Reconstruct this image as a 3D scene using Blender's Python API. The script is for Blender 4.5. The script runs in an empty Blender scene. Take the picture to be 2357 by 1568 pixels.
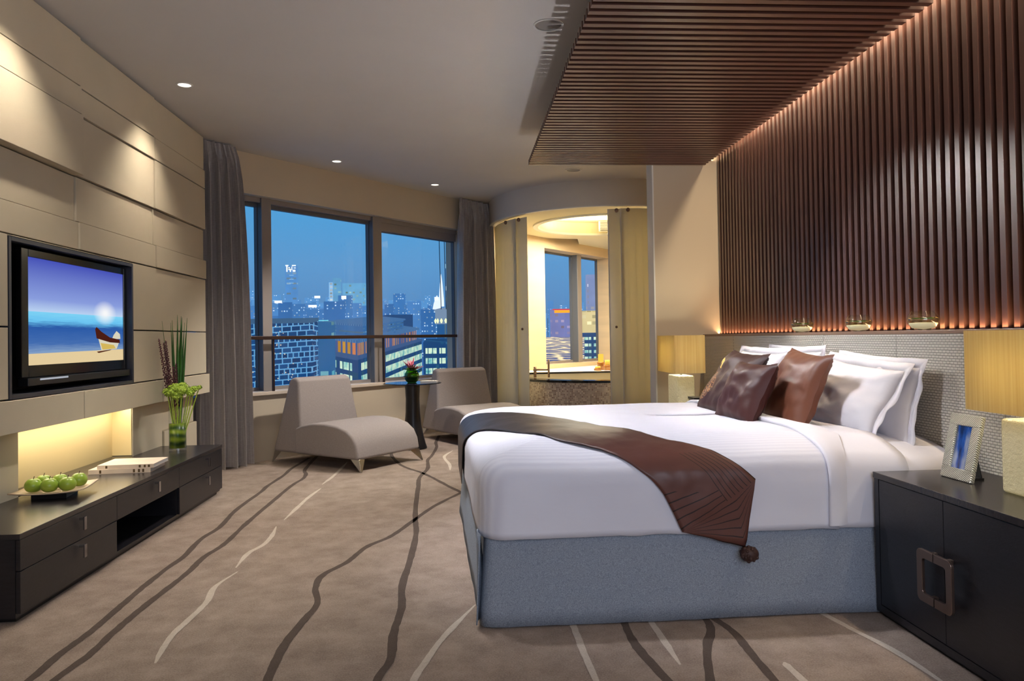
import bpy, math, random
from math import sin, cos, pi, radians, sqrt, atan2, hypot
from mathutils import Vector, Matrix, noise
R = random.Random(7)
SC = bpy.context.scene
COL = SC.collection

# ------------------------------------------------------------------ helpers
def lin(c):
    c = c / 255.0
    return c / 12.92 if c <= 0.04045 else ((c + 0.055) / 1.055) ** 2.4
def rgb(r, g, b): return (lin(r), lin(g), lin(b), 1.0)

class NT:
    """tiny node-tree builder"""
    def __init__(s, name):
        s.m = bpy.data.materials.new(name); s.m.use_nodes = True
        s.t = s.m.node_tree; s.t.nodes.clear()
        s.out = s.n('ShaderNodeOutputMaterial')
    def n(s, typ, **k):
        x = s.t.nodes.new(typ)
        for a, v in k.items():
            if a.startswith('i_'):
                key = a[2:]; key = int(key) if key.isdigit() else key.replace('_', ' ')
                x.inputs[key].default_value = v
            else: setattr(x, a, v)
        return x
    def l(s, a, b): s.t.links.new(a, b)
    def math(s, op, a, b=None, c=None):
        x = s.t.nodes.new('ShaderNodeMath'); x.operation = op
        for i, v in enumerate((a, b, c)):
            if v is None: continue
            if isinstance(v, (int, float)): x.inputs[i].default_value = v
            else: s.l(v, x.inputs[i])
        return x.outputs[0]
    def coord(s, kind='Object'): return s.n('ShaderNodeTexCoord').outputs[kind]
    def noise(s, scale, detail=3, vec=None, rough=.5):
        x = s.n('ShaderNodeTexNoise', i_Scale=scale, i_Detail=detail, i_Roughness=rough)
        s.l(vec if vec is not None else s.coord(), x.inputs['Vector']); return x.outputs['Fac']
    def mapping(s, scale=(1,1,1), rot=(0,0,0), loc=(0,0,0), vec=None):
        x = s.n('ShaderNodeMapping'); x.inputs['Scale'].default_value = scale
        x.inputs['Rotation'].default_value = rot; x.inputs['Location'].default_value = loc
        s.l(vec if vec is not None else s.coord(), x.inputs['Vector']); return x.outputs[0]
    def mix(s, f, a, b):
        x = s.n('ShaderNodeMix', data_type='RGBA')
        for k, v in ((0, f), (6, a), (7, b)):
            if isinstance(v, (int, float, tuple)): x.inputs[k].default_value = v
            else: s.l(v, x.inputs[k])
        return x.outputs[2]
    def ramp(s, f, stops):
        x = s.n('ShaderNodeValToRGB'); e = x.color_ramp.elements
        while len(e) < len(stops): e.new(.5)
        for i, (p, c) in enumerate(stops): e[i].position = p; e[i].color = c
        s.l(f, x.inputs[0]); return x.outputs[0]
    def bump(s, h, strength=.3, dist=.01):
        x = s.n('ShaderNodeBump', i_Strength=strength, i_Distance=dist)
        s.l(h, x.inputs['Height']); return x.outputs[0]
    def bsdf(s, color, rough=.5, metal=0, normal=None, **k):
        x = s.n('ShaderNodeBsdfPrincipled')
        if isinstance(color, tuple): x.inputs['Base Color'].default_value = color
        else: s.l(color, x.inputs['Base Color'])
        if isinstance(rough, (int, float)): x.inputs['Roughness'].default_value = rough
        else: s.l(rough, x.inputs['Roughness'])
        x.inputs['Metallic'].default_value = metal
        if normal is not None: s.l(normal, x.inputs['Normal'])
        for a, v in k.items(): x.inputs[a.replace('_', ' ')].default_value = v
        return x.outputs[0]
    def done(s, sh): s.l(sh, s.out.inputs['Surface']); return s.m

def mat(name, c, rough=.5, metal=0, var=0., vs=8, bump=0., bs=60, bd=.004, stretch=(1,1,1), **k):
    t = NT(name); v = t.mapping(stretch)
    col = rgb(*c)
    if var:
        d = tuple(x * (1 - var) for x in col[:3]) + (1,)
        u = tuple(min(1, x * (1 + var)) for x in col[:3]) + (1,)
        col = t.ramp(t.noise(vs, 4, v), [(.3, d), (.7, u)])
    nm = t.bump(t.noise(bs, 3, v), bump, bd) if bump else None
    return t.done(t.bsdf(col, rough, metal, nm, **k))
def emis(name, c, s=1.):
    t = NT(name); e = t.n('ShaderNodeEmission', i_Color=rgb(*c), i_Strength=s); return t.done(e.outputs[0])

class MB:
    def __init__(s): s.v = []; s.f = []; s.m = []; s.uv = None
    def quad(s, pts, m=0):
        b = len(s.v); s.v += [tuple(p) for p in pts]; s.f.append(tuple(range(b, b + len(pts)))); s.m.append(m); return s
    def box(s, x0, x1, y0, y1, z0, z1, m=0, M=None):
        x0, x1 = min(x0, x1), max(x0, x1); y0, y1 = min(y0, y1), max(y0, y1); z0, z1 = min(z0, z1), max(z0, z1)
        p = [(x0,y0,z0),(x1,y0,z0),(x1,y1,z0),(x0,y1,z0),(x0,y0,z1),(x1,y0,z1),(x1,y1,z1),(x0,y1,z1)]
        if M is not None: p = [tuple(M @ Vector(q)) for q in p]
        b = len(s.v); s.v += p
        for q in ((3,2,1,0),(4,5,6,7),(0,1,5,4),(1,2,6,5),(2,3,7,6),(3,0,4,7)):
            s.f.append(tuple(b + i for i in q)); s.m.append(m)
        return s
    def prism(s, poly, z0, z1, m=0, mt=None):
        n = len(poly); b = len(s.v)
        a = sum(poly[i][0]*poly[(i+1)%n][1]-poly[(i+1)%n][0]*poly[i][1] for i in range(n))
        if a < 0: poly = poly[::-1]
        s.v += [(x, y, z0) for x, y in poly] + [(x, y, z1) for x, y in poly]
        s.f.append(tuple(range(b + n - 1, b - 1, -1))); s.m.append(m)
        s.f.append(tuple(range(b + n, b + 2*n))); s.m.append(m if mt is None else mt)
        for i in range(n):
            j = (i + 1) % n; s.f.append((b+i, b+j, b+n+j, b+n+i)); s.m.append(m)
        return s
    def grid(s, P, m=0, closed_u=False, closed_v=False, flip=False):
        nu = len(P); nv = len(P[0]); b = len(s.v)
        for r in P: s.v += [tuple(p) for p in r]
        for i in range(nu if closed_u else nu - 1):
            for j in range(nv if closed_v else nv - 1):
                i2 = (i+1) % nu; j2 = (j+1) % nv
                q = (b+i*nv+j, b+i2*nv+j, b+i2*nv+j2, b+i*nv+j2)
                s.f.append(q[::-1] if flip else q); s.m.append(m if not callable(m) else m(i, j))
        return s
    def lathe(s, prof, c=(0,0,0), n=32, m=0, cap=True):
        P = [[(c[0]+r*cos(2*pi*j/n), c[1]+r*sin(2*pi*j/n), c[2]+z) for j in range(n)] for r, z in prof]
        b = len(s.v); s.grid(P, m, closed_v=True, flip=True)
        if cap:
            if prof[0][0] > 1e-5: s.f.append(tuple(b+j for j in range(n-1,-1,-1))); s.m.append(m)
            if prof[-1][0] > 1e-5:
                o = b + (len(prof)-1)*n; s.f.append(tuple(o+j for j in range(n))); s.m.append(m)
        return s
    def tube(s, path, rad, n=10, m=0):
        if isinstance(rad, (int, float)): rad = [rad]*len(path)
        path = [Vector(p) for p in path]; P = []; up = Vector((0.13, 0.07, 1)).normalized()
        for i, p in enumerate(path):
            d = (path[min(i+1, len(path)-1)] - path[max(i-1, 0)]).normalized()
            if abs(d.dot(up)) > .95: up = Vector((1, .1, 0)).normalized()
            a = d.cross(up).normalized(); c = d.cross(a)
            P.append([p + (a*cos(2*pi*j/n) + c*sin(2*pi*j/n))*rad[i] for j in range(n)])
        b = len(s.v); s.grid(P, m, closed_v=True)
        s.f.append(tuple(b+j for j in range(n))); s.m.append(m)
        o = b + (len(P)-1)*n; s.f.append(tuple(o+j for j in range(n-1,-1,-1))); s.m.append(m)
        return s
    def ball(s, c, r, n=12, m=0, sc=(1,1,1)):
        P = [[(c[0]+r*sc[0]*sin(pi*i/n)*cos(2*pi*j/(2*n)), c[1]+r*sc[1]*sin(pi*i/n)*sin(2*pi*j/(2*n)), c[2]-r*sc[2]*cos(pi*i/n)) for j in range(2*n)] for i in range(n+1)]
        return s.grid(P, m, closed_v=True, flip=True)
    def build(s, name, mats, parent=None, smooth=False, bevel=0, seg=2, local=False, sub=0, solid=0, loc=None):
        if not isinstance(mats, (list, tuple)): mats = [mats]
        me = bpy.data.meshes.new(name)
        off = Vector((0,0,0))
        if parent is not None and not local: off = Vector(parent['_w'])
        if parent is None:
            if loc is None:
                xs = [v[0] for v in s.v]; ys = [v[1] for v in s.v]; zs = [v[2] for v in s.v]
                loc = ((min(xs)+max(xs))/2, (min(ys)+max(ys))/2, min(zs))
            off = Vector(loc)
        me.from_pydata([tuple(Vector(v) - off) for v in s.v], [], s.f)
        for m in mats: me.materials.append(m)
        me.polygons.foreach_set('material_index', s.m)
        if s.uv:
            uv = me.uv_layers.new(name='UVMap')
            for lp in me.loops: uv.data[lp.index].uv = s.uv[lp.vertex_index]
        if smooth:
            me.polygons.foreach_set('use_smooth', [True]*len(me.polygons))
        me.validate(); me.update()
        o = bpy.data.objects.new(name, me); COL.objects.link(o)
        if parent is not None:
            o.parent = parent; o['_w'] = tuple(Vector(parent['_w'])) if not local else (0,0,0)
        else:
            o.location = off; o['_w'] = tuple(off)
        if sub:
            q = o.modifiers.new('sub', 'SUBSURF'); q.levels = sub; q.render_levels = sub
        if solid:
            q = o.modifiers.new('solid', 'SOLIDIFY'); q.thickness = solid; q.offset = 0
        if bevel:
            q = o.modifiers.new('bevel', 'BEVEL'); q.width = bevel; q.segments = seg; q.limit_method = 'ANGLE'; q.angle_limit = radians(40)
            if seg > 2 and not smooth:
                me.polygons.foreach_set('use_smooth', [True]*len(me.polygons))
                w = o.modifiers.new('wn', 'WEIGHTED_NORMAL'); w.keep_sharp = True
        return o

def thing(name, label, cat, loc=(0,0,0), rz=0, group=None):
    o = bpy.data.objects.new(name, None); COL.objects.link(o)
    o.empty_display_size = .1; o.location = loc; o.rotation_euler = (0,0,rz)
    o['label'] = label; o['category'] = cat; o['_w'] = tuple(loc)
    if group: o['group'] = group
    return o
def tag(o, label, cat, group=None, kind=None):
    o['label'] = label; o['category'] = cat
    if group: o['group'] = group
    if kind: o['kind'] = kind
    return o
def struct(o): o['kind'] = 'structure'; return o
def copy_tree(o, parent=None):
    c = o.copy(); COL.objects.link(c)
    if parent: c.parent = parent
    for ch in [k for k in o.children]: copy_tree(ch, c)
    return c

# ------------------------------------------------------------------ camera
F = 1720.; PX, PY = 1178.5, 751.1; EYE = 1.2
yaw, pit, rol = radians(3.9825), radians(.9154), radians(-.9438)
cy, sy, cp, sp, cr, sr = cos(yaw), sin(yaw), cos(pit), sin(pit), cos(rol), sin(rol)
fw = Vector((sy*cp, cy*cp, sp)); rt = Vector((cy, -sy, 0)); up_ = rt.cross(fw)
RT = rt*cr + up_*sr; UP = up_*cr - rt*sr
def ray(x, y): return RT*((x-PX)/F) + UP*(-(y-PY)/F) + fw
def atY(x, y, Y):
    d = ray(x, y); t = Y/d.y; return Vector((d.x*t, Y, EYE + d.z*t))
cam = bpy.data.cameras.new('camera'); co = bpy.data.objects.new('camera', cam); COL.objects.link(co)
cam.sensor_fit = 'HORIZONTAL'; cam.sensor_width = 36; cam.lens = F/2357*36
cam.shift_x = -(PX-1178.5)/2357; cam.shift_y = (PY-784)/2357
cam.clip_start = .05; cam.clip_end = 5000
M = Matrix((RT, UP, -fw)).transposed().to_4x4(); M.translation = (0,0,EYE); co.matrix_world = M
SC.camera = co

# ------------------------------------------------------------------ materials
m_ceil = mat('ceiling_paint', (222,216,208), .9, var=.02, vs=2)
m_wall = mat('beige_wall_covering', (205,190,166), .85, bump=.15, bs=220, bd=.002)
m_pad = mat('fabric_wall_panel', (206,194,170), .8, var=.03, vs=3, bump=.25, bs=320, bd=.002)
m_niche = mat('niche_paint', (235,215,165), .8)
m_dark = mat('dark_stained_oak', (30,29,34), .36, var=.25, vs=18, bump=.15, bs=80, stretch=(1,1,6))
m_darktop = mat('dark_oak_top', (46,43,45), .24, var=.2, vs=12, bump=.06, bs=60, stretch=(1,5,1))
m_black = mat('black_lacquer', (14,14,17), .35)
m_void = mat('black_void', (4,4,5), .8)
m_trimdk = mat('tv_niche_trim', (50,52,62), .4)
m_slat = mat('walnut_slat', (92,64,56), .32, var=.25, vs=6, stretch=(1,1,.15))
m_slat2 = mat('walnut_slat_ceiling', (86,57,48), .36, var=.25, vs=6, stretch=(.15,1,1))
m_slatback = mat('slat_backing', (10,5,5), .8)
m_frame = mat('window_frame_metal', (150,142,138), .45, metal=.2)
m_framedk = mat('window_frame_dark', (96,98,102), .5)
m_sill = mat('stone_sill', (206,190,172), .5, var=.04)
m_rail = mat('bronze_rail', (58,42,38), .35, metal=.4)
m_chair = mat('grey_woven_upholstery', (158,149,145), .9, var=.07, vs=90, bump=.35, bs=400, bd=.002)
m_chrome = mat('polished_steel', (205,205,208), .16, metal=1)
m_lins = mat('white_linen', (232,230,238), .75, bump=.12, bs=14, bd=.012)
m_pillow = mat('pillow_cotton', (234,231,236), .8, bump=.10, bs=12, bd=.012)
m_brown = mat('copper_satin', (112,66,46), .46, var=.08, vs=4, bump=.14, bs=9, bd=.012)
m_brown2 = mat('plum_satin', (70,40,38), .44, var=.08, vs=4, bump=.14, bs=9, bd=.012, Specular_IOR_Level=.28)
m_bronze = mat('bronze_handle', (128,108,98), .32, metal=.85)
m_candle = mat('candle_wax', (232,200,90), .5)
m_white = mat('white_lacquer', (232,230,224), .45)
m_paper = mat('magazine_paper', (222,205,190), .6, var=.10, vs=6)
m_paperw = mat('page_edges', (200,198,200), .7)
m_leaf = mat('green_blade_leaf', (52,104,34), .45, var=.3, vs=20)
m_leaf2 = mat('young_green', (178,206,74), .55, var=.2, vs=60)
m_stem = mat('stem_green', (130,150,70), .6)
m_purple = mat('purple_spike', (92,48,56), .7, var=.3, vs=90)
m_pink = mat('pink_petal', (226,120,140), .5, var=.2, vs=40)
m_apple = mat('apple_skin', (150,178,62), .3, var=.12, vs=7)
m_twig = mat('apple_stalk', (84,64,36), .7)
m_plate = mat('plate_glaze', (205,180,150), .35)
m_tub = mat('tub_enamel', (238,230,205), .3)
m_stone = mat('bath_stone', (222,196,156), .45, var=.08, vs=2, stretch=(.4,.4,4))
m_blackst = mat('black_stone', (22,20,22), .12)

# satin stripe coverlet
t = NT('striped_sateen'); v = t.coord()
w = t.n('ShaderNodeTexWave', i_Scale=11.5, wave_type='BANDS', bands_direction='Y'); t.l(v, w.inputs['Vector'])
h = t.math('ADD', t.math('MULTIPLY', w.outputs['Fac'], .10), t.math('ADD', t.math('MULTIPLY', t.noise(3.2, 3, v), 1.2), t.math('MULTIPLY', t.noise(1., 4, t.mapping((3,14,6), vec=v)), .7)))
m_cover = t.done(t.bsdf(t.mix(w.outputs['Fac'], rgb(222,222,234), rgb(232,232,242)), t.math('MULTIPLY_ADD', w.outputs['Fac'], .12, .5), 0, t.bump(h, .35, .02)))
# skirt: speckled blue grey weave
t = NT('blue_grey_skirt_weave'); v = t.coord()
c = t.ramp(t.noise(260, 2, v, .8), [(.32, rgb(116,126,140)), (.68, rgb(166,176,190))])
m_skirt = t.done(t.bsdf(c, .85, 0, t.bump(t.noise(300, 2, v), .4, .002)))
# headboard: basket weave
t = NT('basket_weave_panel'); v = t.mapping((1,1,1), (0,0,0)); sx = t.n('ShaderNodeSeparateXYZ'); t.l(v, sx.inputs[0])
cv = t.n('ShaderNodeCombineXYZ'); t.l(sx.outputs[1], cv.inputs[0]); t.l(sx.outputs[2], cv.inputs[1])
b = t.n('ShaderNodeTexBrick', i_Scale=1., i_Mortar_Size=.0026, i_Mortar_Smooth=1., i_Brick_Width=.026, i_Row_Height=.0125)
t.l(cv.outputs[0], b.inputs['Vector'])
c = t.mix(b.outputs['Fac'], rgb(238,232,220), rgb(172,163,150))
inv = t.math('SUBTRACT', 1, b.outputs['Fac'])
m_weave = t.done(t.bsdf(c, .42, 0, t.bump(inv, .8, .006)))
# carpet
def carpet(name, c1, c2):
    t = NT(name); v = t.coord()
    a = t.noise(7, 5, v, .65); b = t.noise(150, 3, v, .8)
    f = t.math('ADD', t.math('MULTIPLY', a, .45), t.math('MULTIPLY', b, .55))
    return t.done(t.bsdf(t.ramp(f, [(.36, rgb(*c1)), (.64, rgb(*c2))]), .95, 0, t.bump(b, .7, .006)))
m_carpet = carpet('taupe_cut_pile', (128,112,100), (176,158,144))
m_cdark = carpet('carpet_inlay_dark', (76,64,56), (96,82,72))
m_clight = carpet('carpet_inlay_light', (186,174,160), (212,200,188))
# curtain: streaked silk
t = NT('grey_streaked_silk'); v = t.mapping((90,90,3)); v2 = t.mapping((30,30,120))
f = t.math('ADD', t.math('MULTIPLY', t.noise(1, 3, v), .7), t.math('MULTIPLY', t.noise(1, 2, v2), .3))
m_curt = t.done(t.bsdf(t.ramp(f, [(.3, rgb(142,134,130)), (.7, rgb(178,172,168))]), .33, 0, t.bump(f, .2, .003), Sheen_Weight=.3))
# glass
def thin_glass(name, refl=.07, tint=(250,252,255)):
    t = NT(name); a = t.n('ShaderNodeBsdfTransparent', i_Color=rgb(*tint)); g = t.n('ShaderNodeBsdfGlossy', i_Roughness=.02)
    x = t.n('ShaderNodeMixShader', i_0=refl); t.l(a.outputs[0], x.inputs[1]); t.l(g.outputs[0], x.inputs[2]); return t.done(x.outputs[0])
m_pane = thin_glass('window_glass', .045)
def fres_glass(name, tint=(245,250,248), ior=1.45, base=.04):
    t = NT(name); a = t.n('ShaderNodeBsdfTransparent', i_Color=rgb(*tint)); g = t.n('ShaderNodeBsdfGlossy', i_Roughness=.03)
    fr = t.n('ShaderNodeLayerWeight', i_Blend=.28)
    x = t.n('ShaderNodeMixShader'); t.l(t.math('ADD', t.math('MULTIPLY', fr.outputs['Facing'], .28), base), x.inputs[0])
    t.l(a.outputs[0], x.inputs[1]); t.l(g.outputs[0], x.inputs[2]); return t.done(x.outputs[0])
m_glass = fres_glass('clear_glass')
m_gglass = fres_glass('green_glass', (120,170,40))
m_water = fres_glass('bowl_water', (235,232,200), base=.12)
m_pebble = mat('pale_sand_fill', (236,226,190), .6, Emission_Color=rgb(240,225,180), Emission_Strength=.35)  # emission stands in for light from below the bowls
t = NT('cast_bubble_glass'); v = t.coord()
nm = t.bump(t.noise(38, 4, v, .7), .9, .02)
g = t.bsdf(rgb(236,228,200), .12, 0, nm, Transmission_Weight=.25, IOR=1.45, Emission_Color=rgb(240,222,160), Emission_Strength=.16)  # emission puts the lamp's warm glow into the glass itself
m_castglass = t.done(g)
# frosted bathroom glass
t = NT('frosted_cream_glass')
a = t.n('ShaderNodeBsdfTranslucent', i_Color=rgb(236,228,200)); d = t.n('ShaderNodeBsdfDiffuse', i_Color=rgb(230,228,218)); g = t.n('ShaderNodeBsdfGlossy', i_Roughness=.25)
x = t.n('ShaderNodeMixShader', i_0=.6); t.l(a.outputs[0], x.inputs[1]); t.l(d.outputs[0], x.inputs[2])
y = t.n('ShaderNodeMixShader', i_0=.05); t.l(x.outputs[0], y.inputs[1]); t.l(g.outputs[0], y.inputs[2])
m_frost = t.done(y.outputs[0])
# lamp shade
t = NT('pleated_silk_shade'); v = t.mapping((90,90,2)); n = t.noise(1, 2, v)
c = t.ramp(n, [(.3, rgb(230,208,148)), (.7, rgb(242,226,172))])
a = t.n('ShaderNodeBsdfTranslucent'); d = t.n('ShaderNodeBsdfDiffuse'); t.l(c, a.inputs[0]); t.l(c, d.inputs[0])
x = t.n('ShaderNodeMixShader', i_0=.55); t.l(a.outputs[0], x.inputs[1]); t.l(d.outputs[0], x.inputs[2]); m_shade = t.done(x.outputs[0])
# mosaic
t = NT('brown_mosaic'); v = t.coord('UV')
b = t.n('ShaderNodeTexBrick', offset=0., i_Scale=1., i_Mortar_Size=.002, i_Brick_Width=.022, i_Row_Height=.022)
b.inputs['Color1'].default_value = rgb(150,118,98); b.inputs['Color2'].default_value = rgb(232,216,194); b.inputs['Mortar'].default_value = rgb(210,200,185)
t.l(v, b.inputs['Vector']); m_mosaic = t.done(t.bsdf(b.outputs['Color'], .35))
# runner with stitched pleats driven by UV (u across, v along in metres)
t = NT('pleated_brown_taffeta'); s = t.n('ShaderNodeSeparateXYZ'); t.l(t.coord('UV'), s.inputs[0]); U, V = s.outputs[0], s.outputs[1]
def lines(x, pitch, wd): return t.math('LESS_THAN', t.math('FRACT', t.math('DIVIDE', x, pitch)), wd)
rA = t.math('MULTIPLY', t.math('GREATER_THAN', U, .60), t.math('MULTIPLY', t.math('LESS_THAN', V, .44), t.math('GREATER_THAN', V, .16)))
rB = t.math('MULTIPLY', t.math('LESS_THAN', U, 2), t.math('LESS_THAN', V, t.math('MULTIPLY_ADD', U, -.12, .30)))
notA = t.math('SUBTRACT', 1, rA)
ln = t.math('ADD', t.math('MULTIPLY', rA, lines(U, .055, .16)), t.math('MULTIPLY', t.math('MULTIPLY', rB, notA), lines(V, .028, .14)))
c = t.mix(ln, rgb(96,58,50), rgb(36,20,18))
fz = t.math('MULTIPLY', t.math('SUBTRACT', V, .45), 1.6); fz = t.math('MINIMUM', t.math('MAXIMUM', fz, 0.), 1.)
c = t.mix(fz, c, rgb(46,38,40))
m_runner = t.done(t.bsdf(c, .42, 0, t.bump(t.math('SUBTRACT', t.noise(9, 3), t.math('MULTIPLY', ln, .6)), .3, .01)))
# embroidered cushion
t = NT('embroidered_brown_satin'); s = t.n('ShaderNodeSeparateXYZ'); t.l(t.coord('UV'), s.inputs[0])
vo = t.n('ShaderNodeTexVoronoi', i_Scale=22., feature='DISTANCE_TO_EDGE'); t.l(t.coord('UV'), vo.inputs['Vector'])
edge = t.math('LESS_THAN', vo.outputs['Distance'], .07)
du = t.math('SUBTRACT', s.outputs[0], .84); dv = t.math('SUBTRACT', s.outputs[1], .36)
blob = t.math('LESS_THAN', t.math('ADD', t.math('MULTIPLY', du, du), t.math('MULTIPLY', dv, dv)), .05)
du2 = t.math('SUBTRACT', s.outputs[0], .80); dv2 = t.math('SUBTRACT', s.outputs[1], .72)
bird = t.math('LESS_THAN', t.math('ADD', t.math('MULTIPLY', t.math('MULTIPLY', t.math('ADD', du2, dv2), t.math('ADD', du2, dv2)), .5), t.math('MULTIPLY', t.math('MULTIPLY', t.math('SUBTRACT', du2, dv2), t.math('SUBTRACT', du2, dv2)), 6.)), .016)
c = t.mix(t.math('MULTIPLY', edge, blob), rgb(60,37,35), rgb(176,128,84)); c = t.mix(bird, c, rgb(236,186,96))
m_embro = t.done(t.bsdf(c, .46, 0, t.bump(t.noise(12, 3), .16, .012), Specular_IOR_Level=.28))

# ------------------------------------------------------------------ room shell
CEIL = 3.10
XL = -2.29
XW = 2.40
# floor with inlaid wandering lines
LN = {
'D1':[(-1.56,2.3),(-1.56,2.81),(-1.57,3.04),(-1.56,3.25),(-1.57,3.55),(-1.58,3.81),(-1.58,4.12),(-1.57,4.34),(-1.6,4.71),(-1.58,5.0),(-1.62,5.51),(-1.61,6.13),(-1.62,6.36),(-1.6,6.86),(-1.61,7.17),(-1.59,7.49),(-1.57,7.86)],
'D2':[(-1.5,2.3),(-1.47,2.8),(-1.45,3.02),(-1.46,3.24),(-1.46,3.5),(-1.45,3.77),(-1.44,4.05),(-1.45,4.32),(-1.42,4.58),(-1.43,5.01),(-1.43,5.43),(-1.42,6.33),(-1.39,6.66),(-1.41,6.89),(-1.46,7.08),(-1.49,7.47),(-1.51,7.94)],
'L1':[(-1.16,2.91),(-1.18,3.02),(-1.2,3.2),(-1.19,3.39),(-1.19,3.58),(-1.22,3.79),(-1.18,4.02)],
'L2':[(-1.21,4.09),(-1.22,4.36),(-1.18,4.53),(-1.18,4.73),(-1.21,4.97)],
'L3':[(-1.2,5.14),(-1.19,5.57),(-1.18,5.87),(-1.15,6.2)],
'L4':[(-1.17,6.37),(-1.14,6.78),(-1.13,7.49)],
'D3':[(-0.68,2.3),(-0.7,2.72),(-0.71,2.9),(-0.71,3.06),(-0.69,3.28),(-0.67,3.49),(-0.72,3.71),(-0.72,3.91),(-0.63,4.12),(-0.56,4.41),(-0.44,4.63),(-0.33,5.0),(-0.2,5.43),(0.01,5.91)],
'D4':[(-0.33,2.3),(-0.31,2.68),(-0.28,2.85),(-0.29,3.1),(-0.28,3.39),(-0.3,3.69),(-0.29,4.12),(-0.29,4.66),(-0.33,5.25),(-0.36,6.17),(-0.37,6.55),(-0.32,7.01),(-0.34,7.48),(-0.31,7.78),(-0.28,8.37),(-0.3,8.75),(-0.28,9.38)],
'D5':[(-0.76,8.29),(-0.73,7.86),(-0.61,7.32),(-0.5,7.04),(-0.38,6.83),(-0.26,6.54),(-0.12,6.15),(0.0,5.84),(0.11,5.46)],
'L5':[(-0.1,8.07),(-0.18,7.67),(-0.12,7.19),(-0.11,6.88)],
'L6':[(-0.2,2.4),(-0.18,2.67),(-0.15,2.8),(-0.1,2.99),(-0.04,3.16),(0.05,3.39)],
'L7':[(0.45,3.25),(0.45,3.16),(0.45,2.95),(0.45,2.78),(0.46,2.3)],
'D6':[(0.68,3.33),(0.67,3.16),(0.66,2.96),(0.67,2.79),(0.74,2.3)],
'L8':[(0.79,3.27),(0.78,3.15),(0.78,2.95),(0.78,2.69)],
'D7':[(1.04,3.29),(1.02,3.15),(1.0,3.0),(0.91,2.78),(0.78,2.3)],
'D8':[(1.03,3.19),(1.05,3.12),(1.08,2.95),(1.07,2.74),(1.06,2.3)],
'L9':[(1.5,3.24),(1.52,3.15),(1.56,2.94),(1.61,2.7),(1.63,2.3)],
'L10':[(1.16,2.67),(1.16,2.6),(1.17,2.3)]}
def catmull(P, n=6):
    P = [Vector(p) for p in P]; Q = [P[0]*2-P[1]] + P + [P[-1]*2-P[-2]]; out = []
    for i in range(1, len(Q)-2):
        a, b, c, d = Q[i-1:i+3]
        for k in range(n):
            u = k/n; out.append(.5*((2*b)+(c-a)*u+(2*a-5*b+4*c-d)*u*u+(3*b-a-3*c+d)*u**3))
    out.append(P[-1]); return out
mb = MB(); mb.prism([(-3.3, -1.72), (4.6, -1.72), (4.6, 14.6), (3.55, 14.6), (-2.95, 6.72), (-3.3, 6.3)], -.1, 0)
for k, pts in LN.items():
    dk = k[0] == 'D'; c = catmull([(x, y, 0) for x, y in pts], 8); n = len(c); rows = []
    hw0 = .0175 if dk else .0145
    for i, p in enumerate(c):
        d = (c[min(i+1, n-1)]-c[max(i-1, 0)]).normalized(); s = Vector((-d.y, d.x, 0))
        hw = hw0*(1+.22*noise.noise(p*5))
        if not dk: hw *= min(1, .25+3*min(i, n-1-i)/n*1.2)
        w1 = hw*(1+.2*noise.noise(p*23)); w2 = hw*(1+.2*noise.noise(p*23+Vector((9,0,0))))
        z = .0018 if dk else .0026
        rows.append([(p.x+s.x*w1, p.y+s.y*w1, z), (p.x-s.x*w2, p.y-s.y*w2, z)])
    mb.grid(rows, 1 if dk else 2)
struct(mb.build('floor', [m_carpet, m_cdark, m_clight]))
FP = [(-3.3, -1.72), (4.6, -1.72), (4.6, 14.6), (3.55, 14.6), (-2.95, 6.72), (-3.3, 6.3)]
struct(MB().prism(FP, CEIL, CEIL+.12).build('ceiling', m_ceil))

# left wall: relief of upholstered panels, TV recess and lit niche
mb = MB()
mb.box(-2.72, -2.58, -1.6, 6.94, 0, CEIL, 0)
TVY0, TVY1, TVZ0, TVZ1 = 3.967, 5.418, .928, 1.765
cols = [-1.6, -.3, .85, 1.95, 3.05, 4.69, 5.825, 6.94]
rows = [(3.075,2.77),(2.77,2.60),(2.60,2.227),(2.227,1.95),(1.95,1.777)]
offs = {0:(.03,.02,.03,.02,.045,.03,.02), 1:(.03,.03,.03,.03,.05,.03,.03), 2:(.04,.04,.04,.04,.06,.02,.03), 3:(0,0,0,0,.0,.008,.01), 4:(.02,.01,.02,.01,.022,.03,.035)}
g = .0045
for r, (z1, z0) in enumerate(rows):
    for k in range(len(cols)-1):
        mb.box(-2.60, XL-.03+offs[r][k], cols[k]+g, cols[k+1]-g, z0+g, z1-g)
mb.box(-2.60, XL-.06, -1.6, 6.93, 3.078, CEIL)
for (a, b) in ((.928,1.30),(1.30,1.777)):
    mb.box(-2.60, XL, 3.05, TVY0-.004, a+g, b-g)
    mb.box(-2.60, XL, -.3, 3.05-g, a+g, b-g)
    mb.box(-2.60, XL, TVY1+.004, 5.825-g, a+g, b-g); mb.box(-2.60, XL-.005, 5.825+g, 6.94, a+g, b-g)
mb.box(-2.60, XL, TVY0, TVY1, TVZ1+.003, 1.777-g)
# band under the TV
for (a, b, o) in ((-.3,3.05,.02),(3.05,4.69,.02),(4.69,5.46,.02),(5.46,5.90,.012),(5.90,6.95,.022)):
    mb.box(-2.60, XL+o, a+g, b-g, .757, .928-g)
# lower recessed panels beyond and before the niche
mb.box(-2.60, -2.40, 5.66, 6.20, 0, .752); mb.box(-2.60, -2.41, 6.205, 6.93, .50, .752); mb.box(-2.60, -2.385, 6.205, 6.945, 0, .497)
mb.box(-2.60, -2.40, -1.6, 4.24, 0, .752)
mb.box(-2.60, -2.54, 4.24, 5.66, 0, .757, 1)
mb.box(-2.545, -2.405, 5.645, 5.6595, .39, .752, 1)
wl = struct(mb.build('wall_left', [m_pad, m_niche], bevel=.002))
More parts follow.
